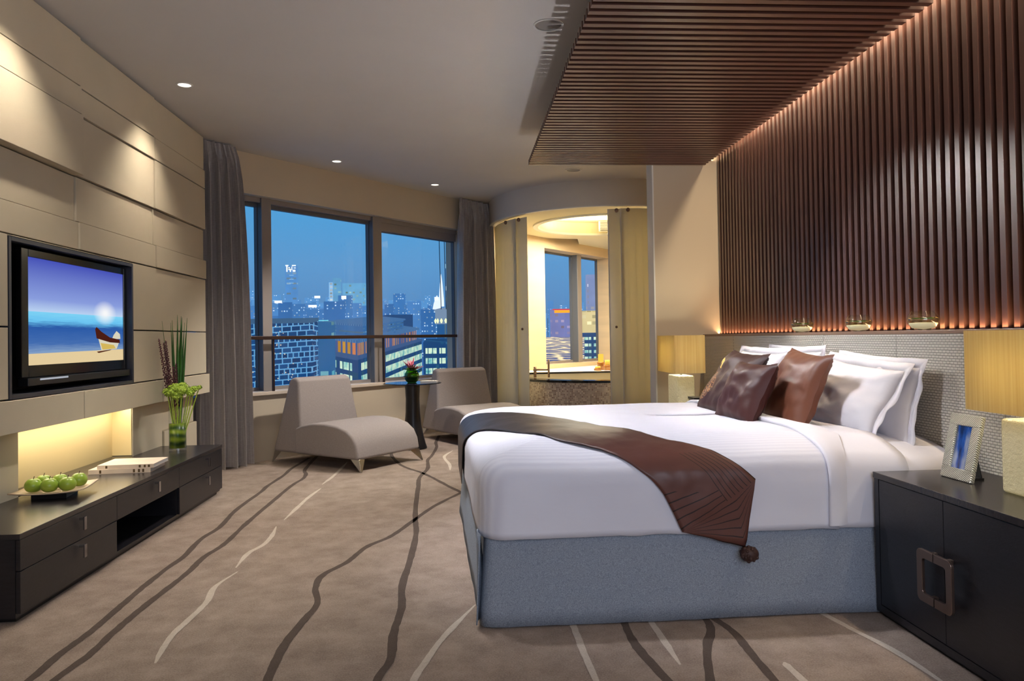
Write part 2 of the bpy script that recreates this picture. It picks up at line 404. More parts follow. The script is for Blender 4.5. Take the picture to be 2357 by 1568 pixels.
# TV niche lining
mb = MB()
mb.box(-2.575, -2.565, TVY0, TVY1, TVZ0, TVZ1, 1)
for a in ((TVY0, TVY0+.022, TVZ0, TVZ1), (TVY1-.022, TVY1, TVZ0, TVZ1), (TVY0+.022, TVY1-.022, TVZ0, TVZ0+.022), (TVY0+.022, TVY1-.022, TVZ1-.022, TVZ1)):
    mb.box(-2.57, XL+.004, *a)
struct(mb.build('trim_1', [m_trimdk, m_void], bevel=.0015))
# wall behind camera, entrance-side walls
struct(MB().box(-2.72, 4.6, -1.72, -1.6, 0, CEIL).build('wall_back', m_wall))
struct(MB().box(XW+.02, XW+.14, -1.6, 6.70, 0, CEIL).build('wall_right', m_wall))
# thin partition pier
struct(MB().box(1.772, 2.42, 6.66, 6.84, 0, CEIL).build('wall_partition', m_wall))
mb = MB().box(1.758, 1.7705, 6.65, 6.85, 0, CEIL)
struct(mb.build('trim_2', m_white))

# window facade in its own frame
P0 = Vector((-2.188, 7.501, 0)); du = Vector((.6358, .7719, 0)); dn = Vector((-.7719, .6358, 0))
FM = Matrix((du, dn, (0,0,1))).transposed().to_4x4(); FM.translation = P0
def fac(t, o, z): return P0 + du*t + dn*o + Vector((0,0,z))
mb = MB()
mb.box(-1.2, 4.25, 0, .30, 0, .665, 0, FM)
mb.box(-1.2, 3.52, 0, .30, 2.69, CEIL, 0, FM)
mb.box(3.52, 4.25, 0, .30, .665, CEIL, 0, FM)
mb.box(-1.2, -.55, 0, .30, .665, 2.69, 0, FM)
mb.box(4.25, 5.58, 0, .31, 0, CEIL, 1, FM); mb.box(5.58, 7.74, 0, .31, 0, .765, 1, FM); mb.box(5.58, 7.74, 0, .31, 2.63, CEIL, 1, FM); mb.box(7.74, 9.6, 0, .30, 0, CEIL, 1, FM)
struct(mb.build('wall_window', [m_wall, m_stone]))
struct(MB().box(-.9, 3.62, -.05, .16, .665, .70, 0, FM).build('trim_3', m_sill, bevel=.004))
struct(MB().box(-3.1, -2.58, 6.80, 6.94, 0, CEIL).build('wall_corner', m_pad))
struct(MB().box(-3.3, -3.1, 5.9, 7.2, 0, CEIL).build('wall_recess', m_wall))
struct(MB().box(-3.3, -2.72, 5.8, 6.0, 0, CEIL).build('wall_return', m_wall))
# three window bays: frame + pane
bays = [(-.55, .362, 1, 2.60), (.473, 1.927, 2, 2.60), (2.063, 3.52, 3, 2.53)]
def bay(n, t0, t1, z0, z1, w=.03, o0=.15, o1=.20):
    gp = (o0+o1)/2
    mb = MB()
    mb.box(t0, t1, o0, o1, z1, z1+.05, 1, FM); mb.box(t0, t1, o0, o1, z0, z0+.035, 0, FM)
    mb.box(t0, t0+w*.4, o0, o1, z0+.035, z1, 0, FM); mb.box(t1-w*.3, t1, o0, o1, z0+.035, z1, 1, FM)
    fr = struct(mb.build('window_%d' % n, [m_frame, m_framedk], loc=fac((t0+t1)/2, .2, z0)))
    p = MB().quad([fac(t0+.01, gp, z0+.02), fac(t1-.01, gp, z0+.02), fac(t1-.01, gp, z1+.01), fac(t0+.01, gp, z1+.01)])
    p.build('pane', m_pane, fr)
for t0, t1, n, z1 in bays: bay(n, t0, t1, .70, z1)
bay(4, 5.58, 6.82, .77, 2.60, .03, .245, .295); bay(5, 6.96, 7.74, .77, 2.60, .03, .245, .295)
def post(n, t0, t1, o0, z0, z1):
    mb = MB(); mb.box(t0, t1, o0, o0+.012, z0, z1, 0, FM); mb.box(t0, t1, o0+.012, o0+.12, z0, z1, 1, FM)
    struct(mb.build('trim_%d' % n, [m_frame, m_framedk], bevel=.002))
post(4, .36, .475, .075, .70, 2.69); post(5, 1.925, 2.065, .075, .70, 2.69)
post(6, 6.825, 6.955, .13, .77, 2.63)
struct(MB().box(-.55, 3.52, .10, .29, 2.64, 2.70, 0, FM).build('trim_7', m_frame))
struct(MB().box(2.065, 3.52, .12, .20, 2.54, 2.64, 0, FM).build('trim_8', m_frame))
# hand rail in front of the window
hr = thing('handrail', 'thin bronze handrail on slim posts running across the bedroom window', 'railing', tuple(fac(1.5, -.02, .70)))
MB().box(-.6, 3.30, -.07, -.025, 1.225, 1.262, 0, FM).build('rail', m_rail, hr, bevel=.004)
for tt in (.40, 1.965):
    MB().box(tt-.009, tt+.009, -.045, -.02, .70, 1.2255, 0, FM).build('post', m_rail, hr)
MB().quad([fac(-.5, -.033, .74), fac(3.2, -.033, .74), fac(3.2, -.033, 1.22), fac(-.5, -.033, 1.22)]).build('glass_panel', thin_glass('rail_glass', .012, (252,254,255)), hr)

# curved bathroom enclosure
CX0, CY0 = 2.055, 10.475
def arc(r, a0, a1, n): return [(CX0+r*cos(radians(a0+(a1-a0)*i/n)), CY0+r*sin(radians(a0+(a1-a0)*i/n))) for i in range(n+1)]
def arcwall(mb, r0, r1, a0, a1, z0, z1, n=40, m=0):
    A = arc(r0, a0, a1, n); B = arc(r1, a0, a1, n)
    for i in range(n): mb.prism([A[i], A[i+1], B[i+1], B[i]], z0, z1, m)
    return mb
mb = MB(); arcwall(mb, 1.50, 1.62, -184, -60, 2.79, CEIL, 60)
struct(mb.build('trim_9', m_ceil))
mb = MB(); arcwall(mb, 1.575, 1.625, -184, -60, 2.775, 2.789, 60)
struct(mb.build('trim_10', m_white))
def panel(a0, a1, r, label, knob=None, rollers=()):
    d = thing('sliding_glass_door', label, 'door', (CX0+r*cos(radians((a0+a1)/2)), CY0+r*sin(radians((a0+a1)/2)), 0), group=None)
    mb = MB(); arcwall(mb, r, r+.010, a0, a1, .01, 2.755, 10); mb.build('glass_leaf', m_frost, d)
    mb = MB(); arcwall(mb, r-.001, r+.012, a0-.25 if knob is None else a0-.3, a0+.25, .01, 2.755, 1); mb.build('edge_strip', m_white, d)
    if knob:
        a = radians(knob); c = (CX0+(r+.02)*cos(a), CY0+(r+.02)*sin(a), 1.315)
        MB().ball(c, .016, 8).build('door_knob', m_bronze, d, smooth=True)
    for q in rollers:
        a = radians(q); c = (CX0+(r+.02)*cos(a), CY0+(r+.02)*sin(a), 2.735)
        MB().ball(c, .024, 8, sc=(1,1,1.1)).build('roller', m_bronze, d, smooth=True)
panel(-186, -148.5, 1.535, 'wide frosted cream glass leaf beside the right curtain', None, (-157,))
panel(-150.5, -141.6, 1.50, 'narrow frosted leaf on the left side of the bathroom opening', -145.5, (-147,))
panel(-98.9, -92.0, 1.50, 'narrow frosted leaf on the right side of the bathroom opening', -96, (-95,))
panel(-93.3, -60, 1.535, 'wide frosted cream glass leaf next to the white partition edge', None, (-90,))
# bathroom walls and lower ceiling with round coffer
struct(MB().box(4.5, 4.6, 6.84, 14.4, 0, CEIL).build('wall_bath_side', m_stone))
struct(MB().box(2.42, 4.6, 6.72, 6.84, 0, CEIL).build('wall_bath_near', m_stone))
mb = MB(); N = 72
outer = []
for i in range(N):
    a = 2*pi*i/N; c, s = cos(a), sin(a); rr = 1e9
    for lim, k in ((2.4, c), (-1.50, c), (3.6, s), (-1.50, s)):
        if k*lim > 0: rr = min(rr, lim/k)
    rr = min(rr, 1.52 if (c < 0 or s < 0) and not (c > .2) else rr)
    # stop at facade
    den = c*dn.x + s*dn.y
    if den > 1e-6:
        q = ((P0.x-CX0)*dn.x + (P0.y-CY0)*dn.y)/den
        rr = min(rr, q)
    outer.append((CX0+rr*c, CY0+rr*s))
inner = [(CX0+.98*cos(2*pi*i/N), CY0+.98*sin(2*pi*i/N)) for i in range(N)]
mb.grid([[(x, y, 2.79) for x, y in outer], [(x, y, 2.79) for x, y in inner], [(x, y, 2.97) for x, y in inner]], 0, closed_v=True)
mb.v += [(x, y, 2.97) for x, y in inner]; mb.f.append(tuple(range(len(mb.v)-N, len(mb.v)))); mb.m.append(0)
struct(mb.build('ceiling', mat('bath_ceiling_paint', (238,228,196), .9)))
# cove ring rim
mb = MB(); A = []
for i in range(N):
    a = 2*pi*i/N; A.append([(CX0+r*cos(a), CY0+r*sin(a), z) for r, z in ((1.0,2.785),(1.0,2.77),(.93,2.77),(.93,2.80),(1.0,2.785))])
mb.grid(A, 0, closed_u=True)
struct(mb.build('trim_11', m_white))
# vent grille in the coffer
vg = thing('air_vent', 'white slatted air vent grille inside the round bathroom ceiling coffer', 'vent', (2.35, 11.2, 2.82))
MB().box(2.13, 2.80, 11.22, 11.25, 2.80, 2.96).build('frame', m_white, vg)
for i in range(6): MB().box(2.15, 2.78, 11.195, 11.22, 2.815+i*.024, 2.827+i*.024).build('slat', mat('vent_slat%d' % i, (120,116,110), .6) if i == 0 else bpy.data.materials['vent_slat0'], vg)
# tub
tb = thing('bathtub', 'round bathtub clad in brown mosaic with a black stone rim', 'bathtub', (2.0, 9.9, 0))
mb = MB(); A = arc(1.30, -180, 0, 60)
P = [[(x, y, 0) for x, y in A], [(x, y, .625) for x, y in A]]; mb.grid(P, 0)
mb.uv = [(i*1.30*pi/60, 0) for i in range(61)] + [(i*1.30*pi/60, .625) for i in range(61)]
mb.build('mosaic_surround', m_mosaic, tb)
mb = MB(); arcwall(mb, 1.12, 1.325, -180, 0, .625, .655, 60); mb.build('rim', m_blackst, tb)
mb = MB(); arcwall(mb, 1.08, 1.12, -180, 0, .2, .645, 60); mb.box(CX0-1.12, CX0+1.12, CY0-.02, CY0+.02, .2, .69)
mb.build('basin', m_tub, tb)
mb = MB(); mb.box(CX0-1.2, CX0+1.2, CY0-.05, CY0+.05, .69, .712); mb.build('back_rim', m_blackst, tb)
dk_poly = [(CX0-1.2, CY0+.052), (CX0+1.9, CY0+.052), (3.4, 14.2), tuple((P0+du*8.6-dn*.005).xy), tuple((P0+du*4.6-dn*.005).xy)]
ck = MB().prism(dk_poly, .0, .70); o = ck.build('counter', m_white); tag(o, 'white counter shelf under the bathroom window behind the tub', 'counter')
fc = thing('faucet', 'slim bronze bath faucet standing at the left end of the tub', 'faucet', (1.20, 10.16, .655))
MB().tube([(1.20,10.16,.655),(1.20,10.16,.90)], .014).build('post', m_bronze, fc, smooth=True)
MB().tube([(1.20,10.16,.76),(1.06,10.22,.76),(1.0,10.25,.755)], .013).build('spout', m_bronze, fc, smooth=True)
MB().tube([(1.02,10.24,.655),(1.02,10.24,.80)], .02).build('valve', m_bronze, fc, smooth=True)
cands = [((2.10,11.10),.05,.235,'tall glowing yellow candle at the back of the group beside the tub'), ((2.17,10.95),.045,.15,'medium yellow candle, front right of the group beside the tub'), ((2.02,10.93),.05,.06,'lowest amber glass candle bowl, front left of the group beside the tub')]
for i, ((x, y), r, h, lb) in enumerate(cands):
    c = thing('candle', lb, 'candle', (x, y, .70), group=None)
    MB().lathe([(r*1.1,0),(r*1.15,h*.45),(r*1.1,h*.5)], (x,y,.7005), 20).build('holder', mat('amber_glass%d' % i, (150,96,40), .25), c, smooth=True)
    MB().lathe([(r*.8,h*.5),(r*.8,h),(r*.6,h*1.02),(0,h*.98)], (x,y,.7005), 20).build('wax', emis('wax_glow%d' % i, (250,205,80), 1.1) if i == 0 else m_candle, c, smooth=True)

# ------------------------------------------------------------------ slatted wall and canopy
LEDGE = 1.206
SP = .0705
sw = thing('slatted_wall_panel', 'tall dark walnut panel of vertical slats above the headboard', 'wall panel', (2.36, 4.2, LEDGE))
MB().box(2.405, 2.419, 1.6, 6.655, LEDGE, CEIL-.01).build('backing', m_slatback, sw)
mb = MB(); y = 1.66
while y < 6.62:
    mb.box(2.36, 2.405, y, y+.034, LEDGE+.001, CEIL-.01); y += SP
mb.build('slats', m_slat, sw)
cn = thing('slatted_canopy', 'dark walnut canopy of parallel slats hung below the ceiling over the bed', 'canopy', (1.43, 4.2, 2.74))
mb = MB(); y = 1.5
while y < 6.64:
    mb.box(.632, 2.238, y, y+.038, 2.74, 2.785); y += SP
mb.build('slats', m_slat2, cn)
MB().box(.70, 2.20, 1.5, 6.62, 2.785, 2.80).build('backing', m_slatback, cn)
mb = MB()
for x in (.85, 1.45, 2.05): mb.box(x, x+.03, 1.5, 6.6, 2.80, 2.84)
for x in (.85, 1.45, 2.05):
    for y in (1.8, 3.4, 5.0, 6.4): mb.box(x, x+.02, y, y+.02, 2.84, CEIL)
mb.build('hanger_frame', m_black, cn)
# headboard
hb = thing('headboard', 'wide headboard of pale basket weave panels with a narrow ledge on top', 'headboard', (2.2, 4.2, 0))
e = [1.38, 2.14, 2.89, 3.64, 4.40, 5.15, 5.90, 6.65]
for a, b in zip(e[:-1], e[1:]): MB().box(2.20, 2.23, a+.003, b-.003, .05, 1.188).build('panel', m_weave, hb, bevel=.004)
MB().box(2.23, 2.40, 1.38, 6.65, 0, 1.188).build('core', m_wall, hb)
MB().box(2.20, 2.40, 1.38, 6.65, 1.188, LEDGE).build('ledge', mat('ledge_veneer', (150,120,98), .4), hb, bevel=.002)

# ------------------------------------------------------------------ bed
bed = thing('bed', 'large double bed with white striped coverlet and blue grey valance skirt', 'bed', (1.1, 4.2, 0))
BX0, BY0, BY1 = .05, 3.12, 5.28
YC = (BY0+BY1)/2; HALF = (BY1-BY0)/2
def ushape(d, xend, rc, n1=36, n2=10, n3=30):
    """U outline from head near side round the foot to head far side, inset by d"""
    x0 = BX0+d; y0 = BY0+d; y1 = BY1-d; r = max(rc-d, .004); r = min(r, (y1-y0)/2-.001) if y1-y0 > .01 else .001
    P = []
    for i in range(n1): P.append((xend+(x0+r-xend)*i/n1, y0))
    for i in range(n2): a = -pi/2-pi/2*i/n2; P.append((x0+r+r*cos(a), y0+r+r*sin(a)))
    for i in range(n3): P.append((x0, y0+r+(y1-y0-2*r)*i/n3))
    for i in range(n2): a = pi-pi/2*i/n2; P.append((x0+r+r*cos(a), y1-r+r*sin(a)))
    for i in range(n1+1): P.append((x0+r+(xend-x0-r)*i/n1, y1))
    return P
ZT, RB, CR = .675, .10, .055
def skew(x, y): return (1-max(0, min(1, (x-BX0)/1.6)))*(.035-.040*(y-BY0))
def crown(d): return CR*(1-(1-min(1, max(0, d-.08)/.35))**2)
def draped(off, xend, hem, hwav=.0, seed=0, wob=.004):
    rings = []
    lv = []
    for i in range(9): lv.append((0, hem+(ZT-RB-hem)*i/8))
    for i in range(1, 9): a = pi/2*i/8; lv.append((RB-RB*cos(a), ZT-RB+RB*sin(a)))
    for d in (.14,.2,.28,.36,.45,.55,.66,.78,.9,1.0,HALF-.012): lv.append((d, ZT))
    for k, (d, z) in enumerate(lv):
        pts = ushape(d-off, xend, .11); row = []
        for j, (x, y) in enumerate(pts):
            x += skew(x, y)
            q = Vector((x*2.2, y*2.2, z*2.2+seed)); w = wob*noise.noise(q)*2 + wob*.8*noise.noise(q*3)
            zz = z+off+crown(d)
            if k < 9:
                ny = -1 if y < YC else 1
                flare = (1-k/8)*.006
                y2 = y + ny*(w+flare); zz = z + (hwav*noise.noise(Vector((x*9, y*9, seed))) if k == 0 else 0)
                row.append((x-(w if x < BX0+.1 else 0), y2, zz if k else zz))
            else: row.append((x, y, zz+w*1.2))
        rings.append(row)
    return rings
# skirt
def skirt():
    mb = MB(); rows = []
    for k in range(7):
        z = .006+(.40-.006)*k/6; f = (1-k/6)
        pts = ushape(.012-.03*f, 2.19, .05, 50, 6, 30); row = []
        for j, (x, y) in enumerate(pts):
            x += skew(x, y)
            w = .006*noise.noise(Vector((x*3, y*3, z*2)))*(1+f)+.004*f*sin(j*.9)*noise.noise(Vector((x*2, y*2, 0)))
            row.append((x-w, y-w, z+(.004*noise.noise(Vector((x*30, y*30, 3))) if k == 0 else 0)))
        rows.append(row)
    mb.grid(rows, 0); return mb
skirt().build('valance_skirt', m_skirt, bed, smooth=True, solid=.006)
# corner flap of the skirt
mb = MB(); rows = []
for k in range(8):
    f = k/7; z = .02+.37*f
    rows.append([(BX0+.0+.02*f+.05*u*(1-f)-.012*sin(pi*u), BY0-.02+.01*f+.12*u+.02*(1-f)*sin(3*u), z) for u in (0,.25,.5,.75,1)])
mb.grid(rows); mb.build('corner_flap', m_skirt, bed, smooth=True, solid=.005)
mb = MB(); mb.box(BX0+.06, 2.17, BY0+.05, BY1-.05, .12, .36); mb.build('bed_base', mat('base_cloth', (60,62,70), .9), bed)
mb = MB(); mb.grid(draped(-.022, 2.19, .36, seed=3, wob=.002), 0); mb.build('fitted_sheet', m_pillow, bed, smooth=True)
mb = MB(); mb.grid(draped(.000, 1.93, .365, .004, 5), 0); mb.build('duvet', m_lins, bed, smooth=True, solid=.012)
mb = MB(); mb.grid(draped(.014, 1.60, .366, .006, 9), 0); mb.build('coverlet', m_cover, bed, smooth=True, solid=.008)
# drape mapping for runner: (s,t) cloth distance from foot edge / near edge
def D1(q, off):
    """cloth distance q from the mattress edge -> (inset, drop, outward, lift)"""
    a = RB*pi/2
    if q >= a: return RB+q-a, 0., 0., off
    if q >= 0: th = q/RB; return RB-RB*cos(th), RB-RB*sin(th), off*cos(th), off*sin(th)
    return 0., RB-q, off, 0.
def onbed(s, t, off=.032):
    ix, dx, ox, lx = D1(s, off); iy, dy, oy, ly = D1(t, off)
    z = ZT+crown(min(ix, iy, 2*HALF-iy))-dx-dy+min(lx, ly)
    x, y = BX0+ix-ox, BY0+iy-oy
    return Vector((x+skew(x, y), y, z))
rows = []
for i in range(90):
    t_ = -.195+i*(2*HALF-.05+.195)/89; lift = .010+.004*noise.noise(Vector((t_*5, 0, 0))); e = .012*noise.noise(Vector((t_*2.2, 3, 0)))
    top = max(0, min(1, (t_-.05)/.25)); wd_ = .05+.10*top
    rows.append([onbed(1.565+e, t_, .020), onbed(1.56+e, t_, .024+lift), onbed(1.572+e, t_, .030+lift), onbed(1.60+e+wd_*.3, t_, .028+lift*.8), onbed(1.60+e+wd_, t_, .016)])
MB().grid(rows).build('turned_back_fold', m_lins, bed, smooth=True)
Lp = [(.905,-.20),(.815,-.02),(.714,.06),(.625,.125),(.52,.204),(.40,.297),(.28,.55),(.15,.98),(.07,1.12),(0.0,1.25),(-.13,1.38),(-.25,1.48)]
Up = [(1.232,.010),(1.165,.055),(1.095,.10),(.99,.188),(.86,.303),(.70,.55),(.56,.92),(.38,1.32),(.18,1.76),(.06,1.92),(-.10,1.96),(-.22,1.98)]
Lc = catmull([(a, b, 0) for a, b in Lp], 8); Uc = catmull([(a, b, 0) for a, b in Up], 8)
tip = Vector((1.18, -.265, 0)); NA = 24
rows = []; uv = []; al = .16
def endpt(u):
    return Lc[0].lerp(tip, u/.72) if u < .72 else tip.lerp(Uc[0], (u-.72)/.28)
for k in range(6):
    f = k/6; rows.append([endpt(j/NA).lerp(Lc[0].lerp(Uc[0], j/NA), f) for j in range(NA+1)]); uv += [(j/NA, f*.16+.0) for j in range(NA+1)]
dist = .16
for i in range(len(Lc)):
    rows.append([Lc[i].lerp(Uc[i], j/NA) for j in range(NA+1)])
    if i: dist += ((Lc[i]-Lc[i-1]).length+(Uc[i]-Uc[i-1]).length)/2
    uv += [(j/NA, dist) for j in range(NA+1)]
mb = MB(); P = []
for r in rows:
    rr = []
    for j, q in enumerate(r):
        p = onbed(q.x, q.y); w = .006*noise.noise(Vector((q.x*6, q.y*6, 0)))+.002*noise.noise(Vector((q.x*20, q.y*20, 4)))
        if q.x > .15: p.z += w; 
        if q.y < .05: p.y -= abs(w)*1.2+.004*(-min(0, q.y))*4
        rr.append(p)
    P.append(rr)
mb.grid(P); mb.uv = uv
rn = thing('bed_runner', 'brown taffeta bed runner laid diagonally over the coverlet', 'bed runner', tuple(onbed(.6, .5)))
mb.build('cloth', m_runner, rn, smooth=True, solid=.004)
tp = onbed(1.18, -.265)
mb = MB(); mb.ball((tp.x+.01, tp.y-.02, tp.z-.03), .036, 12, sc=(1.1,.9,.9))
for i in range(40):
    a = R.uniform(0, 2*pi); b = R.uniform(-1, 1); c = Vector((tp.x+.01+.038*cos(a)*sqrt(1-b*b), tp.y-.02+.03*sin(a)*sqrt(1-b*b), tp.z-.03+.03*b)); mb.ball(c, R.uniform(.004,.009), 5)
mb.build('tassel', mat('dark_brown_tassel', (62,36,30), .6), rn, smooth=True)

# ------------------------------------------------------------------ pillows and cushions
def pillow(name, w, h, t, mtl, label, cat, bc, wd, ud, flange=0, seed=0, group=None, wr=.012, n=26, pinch=.06):
    wd = Vector(wd).normalized(); ud = Vector(ud).normalized(); nd = wd.cross(ud).normalized()
    if nd.x > 0: nd = -nd
    ud = (ud - wd*ud.dot(wd)).normalized(); bc = Vector(bc)
    mb = MB(); uv = []
    G = n+1; fl = [] 
    def pos(u, v, side):
        au, av = min(1, abs(u)), min(1, abs(v))
        th = t/2*((1-au**2.6)**.55)*((1-av**2.6)**.55)
        x = u*w/2*(1-pinch*(1-av**2)*au**2); y = v*h/2*(1-pinch*(1-au**2)*av**2)
        q = Vector((u*2.3+seed, v*2.3, side*1.7))
        th *= 1+.22*noise.noise(q)
        edge = max(au, av)
        th += side*0 + wr*noise.noise(q*2.6)*(.3+th/(t/2))*.7
        sag = .02*noise.noise(Vector((u*1.2, v*1.2, seed)))+ (.006*noise.noise(Vector((u*3, v*3, seed+5))) if edge > .9 else 0)
        # radial corner gathers
        ga = atan2(abs(v)-1.02, abs(u)-1.02); rad = hypot(abs(u)-1, abs(v)-1)
        th += .006*sin(ga*14)*max(0, .55-rad)*2
        if edge >= 1: th = 0
        return bc + wd*x + ud*(y+h/2) + nd*(side*max(th, .0) + sag)
    for side in (1, -1):
        P = [[pos(-1+2*i/n, -1+2*j/n, side) for j in range(G)] for i in range(G)]
        mb.grid(P, 0, flip=(side > 0)); uv += [(i/n, j/n) for i in range(G) for j in range(G)]
    if flange:
        ring = []; per = []
        for i in range(n): per.append((-1+2*i/n, -1))
        for i in range(n): per.append((1, -1+2*i/n))
        for i in range(n): per.append((1-2*i/n, 1))
        for i in range(n): per.append((-1, 1-2*i/n))
        A = [pos(u, v, 1) for u, v in per]
        B = []
        for (u, v), p in zip(per, A):
            ox = (1 if u >= 1 else -1 if u <= -1 else 0); oy = (1 if v >= 1 else -1 if v <= -1 else 0)
            if oy < 0: oy = -.5
            B.append(p + wd*ox*flange + ud*oy*flange + nd*(.03*noise.noise(Vector((u*2.0, v*2.0, seed+2)))))
        mb.grid([A, B], 0, closed_v=True); uv += [(0,0)]*(2*len(per))
    mb.uv = uv
    o = mb.build(name, mtl, smooth=True, loc=tuple(bc), solid=.003 if flange else 0)
    tag(o, label, cat, group); return o
ps = 'pillow'
pillow(ps, .70, .385, .17, m_pillow, 'white pillow nearest the camera, propped in front of the outermost one', 'pillow', (1.92,3.77,.690), (0,1,.055), (.20,0,.38), .045, 1)
pillow(ps, .72, .375, .12, m_pillow, 'white pillow leaning on the headboard behind the front near pillow', 'pillow', (2.065,3.71,.675), (0,1,.04), (.075,0,.40), .045, 2)
pillow(ps, .72, .385, .16, m_pillow, 'white pillow on the far side standing behind the embroidered brown cushion', 'pillow', (1.80,4.66,.725), (0,1,0), (.14,0,.38), .04, 3)
pillow(ps, .72, .385, .12, m_pillow, 'white pillow on the far side leaning directly on the headboard', 'pillow', (2.05,4.60,.71), (0,1,0), (.06,0,.40), .04, 4)
cu = 'cushion'
pillow(cu, .53, .445, .16, m_brown, 'copper brown satin cushion resting against the near white pillow', 'cushion', (1.69,3.89,.700), (.04,1,.05), (.17,0,.38), 0, 11, pinch=.09, wr=.008)
pillow(cu, .54, .46, .15, m_embro, 'dark brown cushion embroidered with a gold bird, leftmost of the three', 'cushion', (1.50,4.42,.715), (-.03,1,.03), (.26,0,.38), 0, 12, pinch=.09, wr=.008)
pillow(cu, .43, .375, .17, m_brown2, 'plum brown satin cushion squeezed between the embroidered and copper ones', 'cushion', (1.47,3.985,.712), (-.10,1,0), (.16,0,.32), 0, 13, pinch=.11, wr=.008)

# ------------------------------------------------------------------ nightstands
def nightstand(y0, y1, label):
    x0, x1 = 1.753, 2.195; yc = (y0+y1)/2
    r = thing('nightstand', label, 'nightstand', ((x0+x1)/2, yc, 0))
    MB().box(x0+.02, x1, y0+.01, y1-.01, .0, .02).build('plinth', m_black, r)
    MB().box(x0+.018, x1, y0, y1, .02, .580).build('body', m_dark, r)
    MB().box(x0-.004, x1, y0-.004, y1+.004, .580, .605).build('top', m_darktop, r, bevel=.002)
    fr = MB()
    for a in ((y0, y0+.03, .02, .58), (y1-.03, y1, .02, .58), (y0+.03, y1-.03, .02, .05)): fr.box(x0, x0+.018, *a)
    fr.build('face_frame', m_dark, r)
    for s in (-1, 1):
        a, b = (yc+.0015, y1-.033) if s > 0 else (y0+.033, yc-.0015)
        d = MB().box(x0+.001, x0+.017, a, b, .053, .577).build('door', m_dark, r, bevel=.0015)
        # half of the square pull
        mb = MB(); w, zz0, zz1, th, rr = .098, .19, .385, .032, .022; xo0, xo1 = x0-.042, x0-.030
        def ring(W, Z0, Z1, rad):
            pts = [(0, Z1)]
            for k in range(7): q = pi/2-pi/2*k/6; pts.append((W-rad+rad*cos(q), Z1-rad+rad*sin(q)))
            for k in range(7): q = -pi/2*k/6; pts.append((W-rad+rad*cos(q), Z0+rad+rad*sin(q)))
            pts.append((0, Z0)); return pts
        O = ring(w, zz0, zz1, rr); I = ring(w-th, zz0+th, zz1-th, rr*.6)
        def pt(p, x): return (x, yc+s*(p[0]+.002), p[1])
        mb.grid([[pt(p, xo0) for p in O], [pt(p, xo1) for p in O], [pt(p, xo1) for p in I], [pt(p, xo0) for p in I]], 0, closed_u=True)
        for yy in (zz0+th/2, zz1-th/2): mb.box(xo1, x0+.001, yc+s*.035, yc+s*.055, yy-.008, yy+.008)
        mb.build('handle', m_bronze, d, bevel=.0015)
    return r
nightstand(2.18, 3.085, 'dark oak nightstand with a square bronze pull at lower right')
nightstand(5.55, 6.45, 'dark nightstand on the far side of the bed under the lit lamp')

def table_lamp(x, yc, label, zb=.606, en=3.2):
    r = thing('table_lamp', label, 'lamp', (x, yc, zb))
    MB().box(x-.07, x+.07, yc-.14, yc+.14, zb, zb+.27).build('glass_base', m_castglass, r, bevel=.012, seg=3)
    MB().tube([(x,yc,zb+.27),(x,yc,zb+.38)], .008).build('stem', m_chrome, r)
    z0, z1 = .90, 1.20; hx, hy = .122, .25
    mb = MB(); c = [(-hx,-hy),(hx,-hy),(hx,hy),(-hx,hy)]
    P = []
    for z in (z0, z1):
        row = []
        for i in range(4):
            a, b = c[i], c[(i+1)%4]
            for k in range(8): row.append((x+a[0]+(b[0]-a[0])*k/8, yc+a[1]+(b[1]-a[1])*k/8, z))
        P.append(row)
    mb.grid(P, 0, closed_v=True); mb.build('shade', m_shade, r, solid=.003)
    MB().ball((x, yc, 1.03), .03, 10).build('bulb', emis('bulb_glow', (255,215,150), 4), r, smooth=True)
    for dy in (-.10, .10):
        L = bpy.data.lights.new('lamp_light', 'POINT'); L.energy = en; L.color = (1,.95,.72); L.shadow_soft_size = .04
        o = bpy.data.objects.new('lamp_light', L); COL.objects.link(o); o.location = (x, yc+dy, 1.06)
    return r
table_lamp(2.05, 2.49, 'bedside lamp with cast glass block base at the right edge', en=2.4)
table_lamp(1.80, 6.02, 'lit bedside lamp on the far nightstand beside the partition wall', en=6.5)
# box on the far nightstand
bx = thing('trinket_box', 'small pale box with black lid and base beside the far lamp', 'box', (1.86, 5.70, .606))
MB().box(1.76, 1.98, 5.62, 5.80, .606, .632).build('base', m_black, bx); MB().box(1.79, 1.96, 5.64, 5.79, .632, .70).build('body', mat('box_grey', (150,146,120), .4), bx)
MB().box(1.785, 1.965, 5.635, 5.795, .70, .718).build('lid', m_black, bx)

# photo frame
pf = thing('photo_frame', 'silver hammered photo frame with a blue picture on the nightstand', 'picture frame', (1.97, 2.865, .606))
A = Vector((1.962, 2.96, .607)); wd = Vector((.0, -1, 0)); ud = Vector((.22, 0, 1)).normalized(); nd = Vector((-1, 0, .22)).normalized()
PM = Matrix((wd, nd, ud)).transposed().to_4x4(); PM.translation = A
W_, H_, B_ = .185, .262, .045
mb = MB()
mb.box(0, W_, -.018, 0, 0, B_, 0, PM); mb.box(0, W_, -.018, 0, H_-B_, H_, 0, PM); mb.box(0, B_+.004, -.018, 0, B_, H_-B_, 0, PM); mb.box(W_-B_-.004, W_, -.018, 0, B_, H_-B_, 0, PM)
t = NT('hammered_silver'); w1 = t.n('ShaderNodeTexWave', i_Scale=60., bands_direction='DIAGONAL'); t.l(t.coord(), w1.inputs['Vector'])
m_ham = t.done(t.bsdf(rgb(236,234,218), .34, .85, t.bump(w1.outputs['Fac'], .8, .004)))
mb.build('border', m_ham, pf, bevel=.004)
t = NT('blue_picture'); v = t.mapping((26,26,4)); n = t.noise(1, 4, v)
